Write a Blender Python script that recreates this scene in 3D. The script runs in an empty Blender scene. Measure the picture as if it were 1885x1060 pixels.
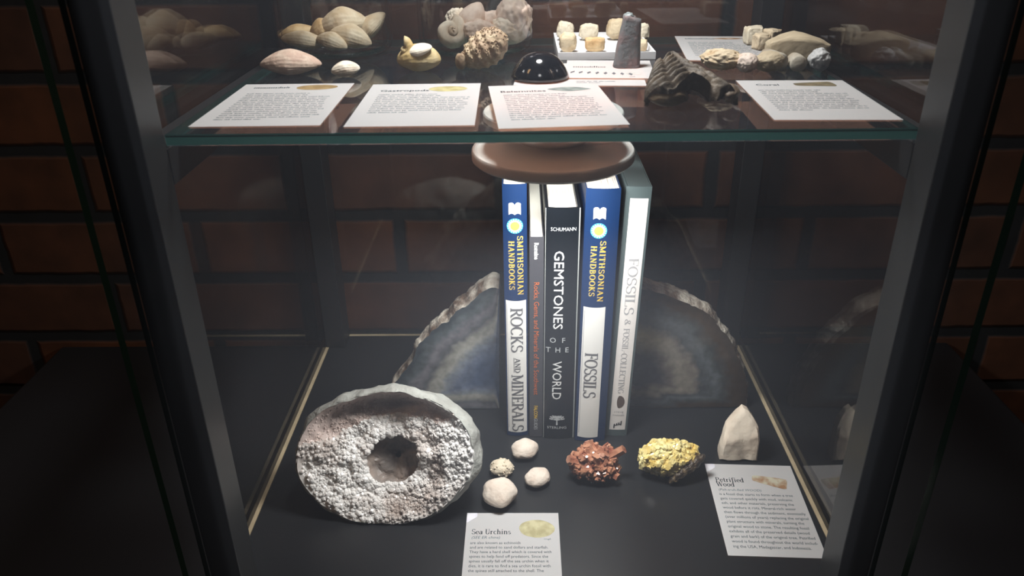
import bpy, bmesh, math, random
from mathutils import Vector, Matrix, noise
PI = math.pi
C = bpy.context.scene.collection

# ------------------------------------------------------------------ camera, world, exposure
F_PX, CAM_H = 1445.2, 0.396
vy = Vector((16.5, 728.0, -F_PX)).normalized()
vz = Vector((-37.5, 2870.0, F_PX)); vz = (vz - vz.dot(vy)*vy).normalized()
vx = vy.cross(vz)
cam_d = bpy.data.cameras.new('camera'); cam = bpy.data.objects.new('camera', cam_d); C.objects.link(cam)
cam_d.sensor_width = 36.0; cam_d.lens = 36.0*F_PX/1885.0; cam_d.clip_start = 0.01
cam.matrix_world = Matrix(((vx.x, vx.y, vx.z, 0), (vy.x, vy.y, vy.z, 0), (vz.x, vz.y, vz.z, CAM_H), (0, 0, 0, 1)))
cam_d.dof.use_dof = True; cam_d.dof.focus_distance = 0.60; cam_d.dof.aperture_fstop = 16.0
SC = bpy.context.scene
SC.camera = cam
SC.view_settings.view_transform = 'Standard'; SC.view_settings.look = 'None'
SC.view_settings.gamma = 1.0; SC.view_settings.use_curve_mapping = False
SC.view_settings.exposure = 0.0
SC.cycles.use_denoising = True
SC.cycles.max_bounces = 12; SC.cycles.transparent_max_bounces = 24
SC.cycles.caustics_reflective = False; SC.cycles.caustics_refractive = False
W = bpy.data.worlds.new('room_air'); SC.world = W; W.use_nodes = True
W.node_tree.nodes['Background'].inputs[0].default_value = (0.60, 0.62, 0.70, 1)
W.node_tree.nodes['Background'].inputs[1].default_value = 0.007

def area(name, loc, target, size, power, color, shape='DISK', parent=None):
    l = bpy.data.lights.new(name, 'AREA'); l.shape = shape; l.size = size; l.energy = power; l.color = color
    o = bpy.data.objects.new(name, l); C.objects.link(o); o.location = loc
    d = Vector(target)-Vector(loc)
    o.rotation_euler = d.to_track_quat('-Z', 'Y').to_euler()
    if parent: o.parent = parent
    return o
# dim warm lamps of the room: one over the brick wall at the left, one at the right
area('room_lamp_light', (-1.5, -0.25, 2.0), (-0.7, 0.72, 0.2), 0.5, 3.8, (1.0, 0.58, 0.28))
area('room_lamp_light', (1.5, -0.4, 2.0), (0.7, 0.72, 0.2), 0.5, 2.6, (1.0, 0.74, 0.58))

def ray(px, py):
    c = Vector((px-942.5, -(py-530.0), -F_PX)); return Vector((vx.dot(c), vy.dot(c), vz.dot(c)))
def at(px, py, z):
    r = ray(px, py); return Vector((0, 0, CAM_H)) + r*((z-CAM_H)/r.z)
def aty(px, py, y):
    r = ray(px, py); return Vector((0, 0, CAM_H)) + r*(y/r.y)

# ------------------------------------------------------------------ materials
def pbr(name, col, rough=0.5, metal=0.0, spec=0.5, noise_scale=None, col2=None, amount=0.5, bump=0.0, bump_scale=None,
        sss=0.0, trans=0.0, coat=0.0, sss_scale=0.004, detail=6.0, ramp=(0.35, 0.65)):
    m = bpy.data.materials.new(name); m.use_nodes = True
    nt = m.node_tree; b = nt.nodes['Principled BSDF']
    b.inputs['Base Color'].default_value = (*col, 1); b.inputs['Roughness'].default_value = rough
    b.inputs['Metallic'].default_value = metal; b.inputs['Specular IOR Level'].default_value = spec
    b.inputs['Transmission Weight'].default_value = trans; b.inputs['Coat Weight'].default_value = coat
    if sss:
        b.inputs['Subsurface Weight'].default_value = sss; b.inputs['Subsurface Radius'].default_value = (1, .8, .6)
        b.inputs['Subsurface Scale'].default_value = sss_scale
    tc = None
    if noise_scale or bump:
        tc = nt.nodes.new('ShaderNodeTexCoord')
    if noise_scale:
        n = nt.nodes.new('ShaderNodeTexNoise'); n.inputs['Scale'].default_value = noise_scale; n.inputs['Detail'].default_value = detail
        nt.links.new(tc.outputs['Object'], n.inputs['Vector'])
        r = nt.nodes.new('ShaderNodeValToRGB')
        r.color_ramp.elements[0].position = ramp[0]; r.color_ramp.elements[0].color = (*col, 1)
        r.color_ramp.elements[1].position = ramp[1]; r.color_ramp.elements[1].color = (*(col2 or [c*amount for c in col]), 1)
        nt.links.new(n.outputs['Fac'], r.inputs['Fac']); nt.links.new(r.outputs['Color'], b.inputs['Base Color'])
    if bump:
        n2 = nt.nodes.new('ShaderNodeTexNoise'); n2.inputs['Scale'].default_value = bump_scale or 200; n2.inputs['Detail'].default_value = 6
        nt.links.new(tc.outputs['Object'], n2.inputs['Vector'])
        bm_ = nt.nodes.new('ShaderNodeBump'); bm_.inputs['Strength'].default_value = bump; bm_.inputs['Distance'].default_value = 0.002
        nt.links.new(n2.outputs['Fac'], bm_.inputs['Height']); nt.links.new(bm_.outputs['Normal'], b.inputs['Normal'])
    return m

def glass_sheet(name, tint, haze=0.0, haze_col=(.75, .8, .9)):
    """clear sheet: straight transmission with a Schlick reflection on each face, and an optional scattering film that adds haze"""
    m = bpy.data.materials.new(name); m.use_nodes = True; nt = m.node_tree; nt.nodes.clear()
    out = nt.nodes.new('ShaderNodeOutputMaterial'); tr = nt.nodes.new('ShaderNodeBsdfTransparent'); tr.inputs[0].default_value = (*tint, 1)
    gl = nt.nodes.new('ShaderNodeBsdfGlossy'); gl.inputs['Roughness'].default_value = 0.01
    lw = nt.nodes.new('ShaderNodeLayerWeight')
    pw = nt.nodes.new('ShaderNodeMath'); pw.operation = 'POWER'; pw.inputs[1].default_value = 5
    lw.inputs['Blend'].default_value = 0.5
    nt.links.new(lw.outputs['Facing'], pw.inputs[0])
    ma = nt.nodes.new('ShaderNodeMath'); ma.operation = 'MULTIPLY_ADD'; ma.inputs[1].default_value = 0.96; ma.inputs[2].default_value = 0.04
    nt.links.new(pw.outputs[0], ma.inputs[0])
    mx = nt.nodes.new('ShaderNodeMixShader'); nt.links.new(ma.outputs[0], mx.inputs[0]); nt.links.new(tr.outputs[0], mx.inputs[1]); nt.links.new(gl.outputs[0], mx.inputs[2])
    last = mx
    if haze:
        df = nt.nodes.new('ShaderNodeBsdfDiffuse'); df.inputs[0].default_value = (*haze_col, 1)
        tl = nt.nodes.new('ShaderNodeBsdfTranslucent'); tl.inputs[0].default_value = (*haze_col, 1)
        md = nt.nodes.new('ShaderNodeMixShader'); md.inputs[0].default_value = 0.75
        nt.links.new(df.outputs[0], md.inputs[1]); nt.links.new(tl.outputs[0], md.inputs[2])
        m2 = nt.nodes.new('ShaderNodeMixShader'); m2.inputs[0].default_value = haze
        nt.links.new(mx.outputs[0], m2.inputs[1]); nt.links.new(md.outputs[0], m2.inputs[2]); last = m2
    nt.links.new(last.outputs[0], out.inputs[0])
    return m

def brick_material():
    m = bpy.data.materials.new('dark_brick'); m.use_nodes = True; nt = m.node_tree; b = nt.nodes['Principled BSDF']
    tc = nt.nodes.new('ShaderNodeTexCoord'); mp = nt.nodes.new('ShaderNodeSeparateXYZ'); cb = nt.nodes.new('ShaderNodeCombineXYZ')
    nt.links.new(tc.outputs['Object'], mp.inputs[0])
    a1 = nt.nodes.new('ShaderNodeMath'); a1.operation = 'ADD'; a1.inputs[1].default_value = BR_OX
    a2 = nt.nodes.new('ShaderNodeMath'); a2.operation = 'ADD'; a2.inputs[1].default_value = BR_OZ
    nt.links.new(mp.outputs['X'], a1.inputs[0]); nt.links.new(mp.outputs['Z'], a2.inputs[0])
    nt.links.new(a1.outputs[0], cb.inputs['X']); nt.links.new(a2.outputs[0], cb.inputs['Y'])
    nz = nt.nodes.new('ShaderNodeTexNoise'); nz.inputs['Scale'].default_value = 45; nt.links.new(cb.outputs[0], nz.inputs['Vector'])
    vm = nt.nodes.new('ShaderNodeMixRGB'); vm.inputs[0].default_value = 0.003
    nt.links.new(cb.outputs[0], vm.inputs[1]); nt.links.new(nz.outputs['Color'], vm.inputs[2])
    br = nt.nodes.new('ShaderNodeTexBrick'); nt.links.new(vm.outputs[0], br.inputs['Vector'])
    br.inputs['Scale'].default_value = 1; br.inputs['Brick Width'].default_value = 0.2015; br.inputs['Row Height'].default_value = 0.0675
    br.inputs['Mortar Size'].default_value = 0.0085; br.inputs['Mortar Smooth'].default_value = 0.5; br.inputs['Bias'].default_value = -0.1
    br.inputs['Color1'].default_value = (0.090, 0.029, 0.010, 1); br.inputs['Color2'].default_value = (0.062, 0.025, 0.015, 1)
    br.inputs['Mortar'].default_value = (0.010, 0.011, 0.0135, 1)
    n2 = nt.nodes.new('ShaderNodeTexNoise'); n2.inputs['Scale'].default_value = 25; n2.inputs['Detail'].default_value = 8
    nt.links.new(cb.outputs[0], n2.inputs['Vector'])
    mr = nt.nodes.new('ShaderNodeMapRange'); mr.inputs[1].default_value = .3; mr.inputs[2].default_value = .7; mr.inputs[3].default_value = .65; mr.inputs[4].default_value = 1.25
    nt.links.new(n2.outputs['Fac'], mr.inputs[0])
    mu = nt.nodes.new('ShaderNodeMixRGB'); mu.blend_type = 'MULTIPLY'; mu.inputs[0].default_value = 1
    nt.links.new(br.outputs['Color'], mu.inputs[1]); nt.links.new(mr.outputs[0], mu.inputs[2]); nt.links.new(mu.outputs[0], b.inputs['Base Color'])
    b.inputs['Roughness'].default_value = 0.85
    bp = nt.nodes.new('ShaderNodeBump'); bp.inputs['Strength'].default_value = 0.35; bp.inputs['Distance'].default_value = 0.006; bp.invert = True
    nt.links.new(br.outputs['Fac'], bp.inputs['Height']); nt.links.new(bp.outputs['Normal'], b.inputs['Normal'])
    return m
BR_OX, BR_OZ = 0.1227+0.2015*20.5+0.011, -0.0465+0.0675*40+0.0065

def emit(name, col, s):
    m = bpy.data.materials.new(name); m.use_nodes = True; b = m.node_tree.nodes['Principled BSDF']
    b.inputs['Base Color'].default_value = (*col, 1); b.inputs['Emission Color'].default_value = (*col, 1); b.inputs['Emission Strength'].default_value = s
    return m

def paper_material(name, col, under):
    m = bpy.data.materials.new(name); m.use_nodes = True; nt = m.node_tree; nt.nodes.clear()
    out = nt.nodes.new('ShaderNodeOutputMaterial'); d = nt.nodes.new('ShaderNodeBsdfDiffuse'); d.inputs[0].default_value = (*col, 1)
    t = nt.nodes.new('ShaderNodeBsdfTranslucent'); t.inputs[0].default_value = (*under, 1)
    mx = nt.nodes.new('ShaderNodeMixShader'); mx.inputs[0].default_value = 0.50
    nt.links.new(d.outputs[0], mx.inputs[1]); nt.links.new(t.outputs[0], mx.inputs[2]); nt.links.new(mx.outputs[0], out.inputs[0])
    return m

def edge_material(name, col):
    """cut edge of a sheet: takes up light that comes through the sheet from behind as well as from the front"""
    m = paper_material(name, col, col); nt = m.node_tree
    mx = [n for n in nt.nodes if n.type == 'MIX_SHADER'][0]; mx.inputs[0].default_value = 0.65
    out = [n for n in nt.nodes if n.type == 'OUTPUT_MATERIAL'][0]
    g_ = nt.nodes.new('ShaderNodeBsdfGlossy'); g_.inputs['Roughness'].default_value = 0.2
    m2 = nt.nodes.new('ShaderNodeMixShader'); m2.inputs[0].default_value = 0.05
    nt.links.new(mx.outputs[0], m2.inputs[1]); nt.links.new(g_.outputs[0], m2.inputs[2]); nt.links.new(m2.outputs[0], out.inputs[0])
    return m

def agate_material(name, stops, wob=0.085):
    """bands that follow the outline of the slab: the attribute 'ring' runs 0 at the core to 1 at the rind"""
    m = bpy.data.materials.new(name); m.use_nodes = True; nt = m.node_tree; b = nt.nodes['Principled BSDF']
    a = nt.nodes.new('ShaderNodeAttribute'); a.attribute_name = 'ring'
    tc = nt.nodes.new('ShaderNodeTexCoord')
    n = nt.nodes.new('ShaderNodeTexNoise'); n.inputs['Scale'].default_value = 75; n.inputs['Detail'].default_value = 8; n.inputs['Roughness'].default_value = .68
    nt.links.new(tc.outputs['Object'], n.inputs['Vector'])
    s = nt.nodes.new('ShaderNodeMath'); s.operation = 'SUBTRACT'; s.inputs[1].default_value = 0.5; nt.links.new(n.outputs['Fac'], s.inputs[0])
    ma = nt.nodes.new('ShaderNodeMath'); ma.operation = 'MULTIPLY_ADD'; ma.inputs[1].default_value = wob*2.4
    nt.links.new(s.outputs[0], ma.inputs[0]); nt.links.new(a.outputs['Fac'], ma.inputs[2])
    r = nt.nodes.new('ShaderNodeValToRGB'); els = r.color_ramp.elements
    while len(els) < len(stops): els.new(0.5)
    for e, (p, c) in zip(els, stops): e.position = p; e.color = (*c, 1)
    nt.links.new(ma.outputs[0], r.inputs['Fac'])
    n2 = nt.nodes.new('ShaderNodeTexNoise'); n2.inputs['Scale'].default_value = 160; n2.inputs['Detail'].default_value = 5
    nt.links.new(tc.outputs['Object'], n2.inputs['Vector'])
    mr = nt.nodes.new('ShaderNodeMapRange'); mr.inputs[1].default_value = .3; mr.inputs[2].default_value = .7; mr.inputs[3].default_value = .72; mr.inputs[4].default_value = 1.2
    nt.links.new(n2.outputs['Fac'], mr.inputs[0])
    mu = nt.nodes.new('ShaderNodeMixRGB'); mu.blend_type = 'MULTIPLY'; mu.inputs[0].default_value = 1
    nt.links.new(r.outputs['Color'], mu.inputs[1]); nt.links.new(mr.outputs[0], mu.inputs[2]); nt.links.new(mu.outputs[0], b.inputs['Base Color'])
    b.inputs['Roughness'].default_value = 0.16
    return m

M = {}
M['black_metal'] = pbr('black_painted_metal', (0.012, 0.012, 0.013), 0.42, spec=0.5)
M['post'] = pbr('satin_black_post', (0.015, 0.0155, 0.016), 0.38, spec=0.5)
M['board'] = pbr('black_base_board', (0.013, 0.014, 0.016), 0.32, spec=0.5, bump=0.03, bump_scale=500)
M['strip'] = pbr('raw_wood_edge', (0.42, 0.34, 0.22), 0.6, noise_scale=80, amount=0.8)
M['pedestal'] = pbr('black_laminate', (0.012, 0.012, 0.014), 0.45)
M['pane'] = glass_sheet('clear_pane_glass', (0.985, 0.992, 0.99))
M['front_pane'] = glass_sheet('hazy_front_glass', (0.985, 0.992, 0.99), haze=0.019, haze_col=(.70, .76, .90))  # faint bluish film puts the haze over the dark interior into the glass
M['shelf_glass'] = glass_sheet('shelf_glass', (0.94, 0.965, 0.96), haze=0.020, haze_col=(.64, .74, .98))  # bluish film stands in for the hazy reflection on the shelf
M['glass_edge'] = edge_material('green_glass_edge', (0.036, 0.115, 0.105))
M['jar_glass'] = glass_sheet('jar_glass', (0.985, 0.99, 0.987))
M['jar_base'] = glass_sheet('thick_green_jar_base', (0.70, 0.86, 0.84), haze=0.03, haze_col=(.4, .75, .75))
M['chrome'] = pbr('brushed_chrome', (0.62, 0.61, 0.60), 0.16, metal=1.0)
M['satin'] = pbr('satin_grey_metal', (0.74, 0.73, 0.71), 0.40, metal=0.10)
M['plate'] = pbr('white_mounting_plate', (0.75, 0.74, 0.72), 0.5)
M['led'] = emit('lit_diffuser', (1.0, 0.98, 0.94), 12.0)
M['brick'] = brick_material()
M['floor'] = pbr('dark_floor', (0.03, 0.027, 0.025), 0.6, noise_scale=3)
M['paper'] = paper_material('white_card', (0.93, 0.93, 0.94), (0.99, 0.47, 0.30))
M['ink'] = pbr('black_ink', (0.015, 0.015, 0.018), 0.7)
M['grey_ink'] = pbr('grey_ink', (0.13, 0.13, 0.14), 0.7)
M['pale_ink'] = pbr('pale_grey_ink', (0.36, 0.36, 0.37), 0.7)
M['pages'] = pbr('page_edges', (0.74, 0.71, 0.64), 0.8)
M['blue'] = pbr('blue_cover', (0.0045, 0.022, 0.078), 0.42, spec=0.35)
M['grey_cover'] = pbr('grey_cover', (0.055, 0.055, 0.064), 0.42)
M['black_cover'] = pbr('black_cover', (0.005, 0.007, 0.010), 0.34, spec=0.35)
M['sage_cover'] = pbr('sage_grey_cover', (0.068, 0.092, 0.095), 0.55, spec=0.3)
M['label'] = pbr('white_spine_panel', (0.80, 0.79, 0.76), 0.5)
M['label_pink'] = pbr('warm_white_spine_panel', (0.80, 0.76, 0.73), 0.5)
M['yellow'] = pbr('yellow_print', (0.72, 0.47, 0.05), 0.5)
M['shade_grey'] = pbr('grey_print', (0.22, 0.24, 0.25), 0.5)
M['orange'] = pbr('orange_print', (0.55, 0.13, 0.035), 0.5)
M['white'] = pbr('white_print', (0.82, 0.82, 0.82), 0.5)
M['silver'] = pbr('silver_print', (0.50, 0.52, 0.53), 0.45)
M['sky_blue'] = pbr('sky_blue_print', (0.05, 0.42, 0.72), 0.5)
M['sun'] = pbr('sun_yellow_print', (0.80, 0.66, 0.08), 0.5)
M['brown_print'] = pbr('brown_print', (0.09, 0.06, 0.045), 0.6)
M['corner_print'] = pbr('lavender_corner_print', (.62, .60, .68), .7, noise_scale=110, col2=(.84, .84, .87), ramp=(.4, .7))
M['jacket'] = pbr('clear_jacket_edge', (0.42, 0.44, 0.42), 0.2, spec=0.8)

# ------------------------------------------------------------------ mesh builder
class MB:
    def __init__(s): s.v = []; s.f = []; s.m = []; s.ring = None
    def add(s, verts, faces, mat=0):
        o = len(s.v); s.v += [tuple(p) for p in verts]; s.f += [[i+o for i in f] for f in faces]; s.m += [mat]*len(faces)
        return o
    def box(s, x0, x1, y0, y1, z0, z1, mat=0):
        v = [(x, y, z) for z in (z0, z1) for y in (y0, y1) for x in (x0, x1)]
        s.add(v, [(0, 2, 3, 1), (4, 5, 7, 6), (0, 1, 5, 4), (2, 6, 7, 3), (0, 4, 6, 2), (1, 3, 7, 5)], mat)
    def sheet(s, x0, x1, y0, y1, z0, z1, mat, edge):
        """glass slab: big faces mat, the four narrow sides edge"""
        d = [(x1-x0, 'x'), (y1-y0, 'y'), (z1-z0, 'z')]; thin = min(d)[1]
        v = [(x, y, z) for z in (z0, z1) for y in (y0, y1) for x in (x0, x1)]
        F = {'z': [(0, 2, 3, 1), (4, 5, 7, 6)], 'y': [(0, 1, 5, 4), (2, 6, 7, 3)], 'x': [(0, 4, 6, 2), (1, 3, 7, 5)]}
        o = len(s.v); s.v += v
        for k, fs in F.items():
            for f in fs: s.f.append([i+o for i in f]); s.m.append(mat if k == thin else edge)
    def lathe(s, prof, c=(0, 0, 0), n=48, mat=0):
        o = len(s.v)
        for r, z in prof:
            for k in range(n):
                a = 2*PI*k/n; s.v.append((c[0]+r*math.cos(a), c[1]+r*math.sin(a), c[2]+z))
        for i in range(len(prof)-1):
            for k in range(n):
                k2 = (k+1) % n; s.f.append([o+i*n+k, o+i*n+k2, o+(i+1)*n+k2, o+(i+1)*n+k]); s.m.append(mat)
        s.f.append([o+k for k in range(n)][::-1]); s.m.append(mat)
        t = o+(len(prof)-1)*n; s.f.append([t+k for k in range(n)]); s.m.append(mat)
    def poly(s, pts, mat=0): s.add(pts, [list(range(len(pts)))], mat)
    def crystal(s, p, d, r, h, n=6, mat=0, tip=0.45, flat=False, rnd=random):
        """a six-sided prism along d with a pointed (or flat) end"""
        d = Vector(d).normalized(); u = d.orthogonal().normalized(); w = d.cross(u); a0 = rnd.random()*PI
        p = Vector(p); o = len(s.v); body = h*(1-tip)
        for hh, rr in ((-.3*h, r), (body, r)) if not flat else ((-.3*h, r), (h, r*.94)):
            for k in range(n):
                a = a0+2*PI*k/n; s.v.append(tuple(p+d*hh+(u*math.cos(a)+w*math.sin(a))*rr))
        for k in range(n):
            k2 = (k+1) % n; s.f.append([o+k, o+k2, o+n+k2, o+n+k]); s.m.append(mat)
        if flat: s.f.append([o+n+k for k in range(n)]); s.m.append(mat)
        else:
            s.v.append(tuple(p+d*h)); t = len(s.v)-1
            for k in range(n): s.f.append([o+n+k, o+n+(k+1) % n, t]); s.m.append(mat)
    def build(s, name, mats, parent=None, loc=None, rot=None, smooth=False):
        me = bpy.data.meshes.new(name); me.from_pydata(s.v, [], s.f)
        for m in (mats if isinstance(mats, (list, tuple)) else [mats]): me.materials.append(m)
        me.polygons.foreach_set('material_index', s.m)
        if smooth: me.polygons.foreach_set('use_smooth', [True]*len(me.polygons))
        if s.ring is not None:
            at_ = me.attributes.new('ring', 'FLOAT', 'POINT'); at_.data.foreach_set('value', s.ring)
        me.update()
        if smooth == 'auto': me.set_sharp_from_angle(angle=math.radians(35))
        o = bpy.data.objects.new(name, me); C.objects.link(o)
        if parent: o.parent = parent
        if loc is not None: o.location = loc
        if rot is not None: o.rotation_euler = rot
        return o

def tag(o, label, cat, group=None, kind=None):
    o['label'] = label; o['category'] = cat
    if group: o['group'] = group
    if kind: o['kind'] = kind
    return o
def thing(name, label, cat, loc=(0, 0, 0), rot=(0, 0, 0), group=None):
    o = bpy.data.objects.new(name, None); C.objects.link(o); o.location = loc; o.rotation_euler = rot
    o.empty_display_size = 0.02
    return tag(o, label, cat, group)
def bevel(o, w, seg=2):
    b = o.modifiers.new('edge', 'BEVEL'); b.width = w; b.segments = seg; b.limit_method = 'ANGLE'; return o

_ico = {}
def ico(sub):
    if sub not in _ico:
        bm = bmesh.new(); bmesh.ops.create_icosphere(bm, subdivisions=sub, radius=1)
        _ico[sub] = ([v.co.copy() for v in bm.verts], [[v.index for v in f.verts] for f in bm.faces]); bm.free()
    return _ico[sub]
def fbm(p, s, seed=0, octv=4):
    return noise.fractal(Vector(p)*s+Vector((seed*7.13, seed*3.7, seed*1.9)), 0.9, 2.1, octv)
def blob(fn, sub=5, mb=None, mat=0):
    """closed lump: fn maps a unit-sphere point to a position"""
    mb = mb or MB(); v, f = ico(sub); mb.add([fn(p) for p in v], f, mat); return mb
def rest(mb, z=0.0):
    """drop the mesh so that its lowest vertex stands at z"""
    lo = min(p[2] for p in mb.v); mb.v = [(p[0], p[1], p[2]-lo+z) for p in mb.v]; return mb

# ------------------------------------------------------------------ lettering
_txt = {}
def text2d(s, size=1.0, bold=0.0, sx=1.0, res=2, italic=0.0):
    key = (s, bold, res)
    if key not in _txt:
        cu = bpy.data.curves.new('t', 'FONT'); cu.body = s; cu.size = 1.0; cu.resolution_u = res; cu.offset = bold; cu.fill_mode = 'FRONT'
        o = bpy.data.objects.new('t', cu); C.objects.link(o)
        dg = bpy.context.evaluated_depsgraph_get(); me = bpy.data.meshes.new_from_object(o.evaluated_get(dg))
        V = [(v.co.x, v.co.y) for v in me.vertices]; Fc = [list(p.vertices) for p in me.polygons]
        bpy.data.objects.remove(o); bpy.data.curves.remove(cu); bpy.data.meshes.remove(me)
        _txt[key] = (V, Fc)
    V, Fc = _txt[key]
    V = [((x+italic*y)*size*sx, y*size) for x, y in V]
    return V, Fc
def width(V): return (max(p[0] for p in V)-min(p[0] for p in V)) if V else 0

TH, TN, SF = 0.15, 0.06, 0.045
def _bar(x0, y0, x1, y1, w, out):
    d = Vector((x1-x0, y1-y0)).normalized(); n = Vector((-d.y, d.x))*w/2
    o = len(out[0]); out[0].extend([(x0-n.x, y0-n.y), (x1-n.x, y1-n.y), (x1+n.x, y1+n.y), (x0+n.x, y0+n.y)]); out[1].append([o, o+1, o+2, o+3])
def _serif(x, y, w, out): _bar(x-w/2, y, x+w/2, y, SF, out)
def _arc(cx, cy, rx, ry, a0, a1, out, thick=TH, thin=TN, n=14):
    o = len(out[0])
    for i in range(n+1):
        a = math.radians(a0+(a1-a0)*i/n); w = thin+(thick-thin)*abs(math.cos(a))**1.5
        for k in (-.5, .5): out[0].append((cx+(rx+k*w)*math.cos(a), cy+(ry+k*w)*math.sin(a)))
    for i in range(n): out[1].append([o+2*i, o+2*i+2, o+2*i+3, o+2*i+1])
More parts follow.
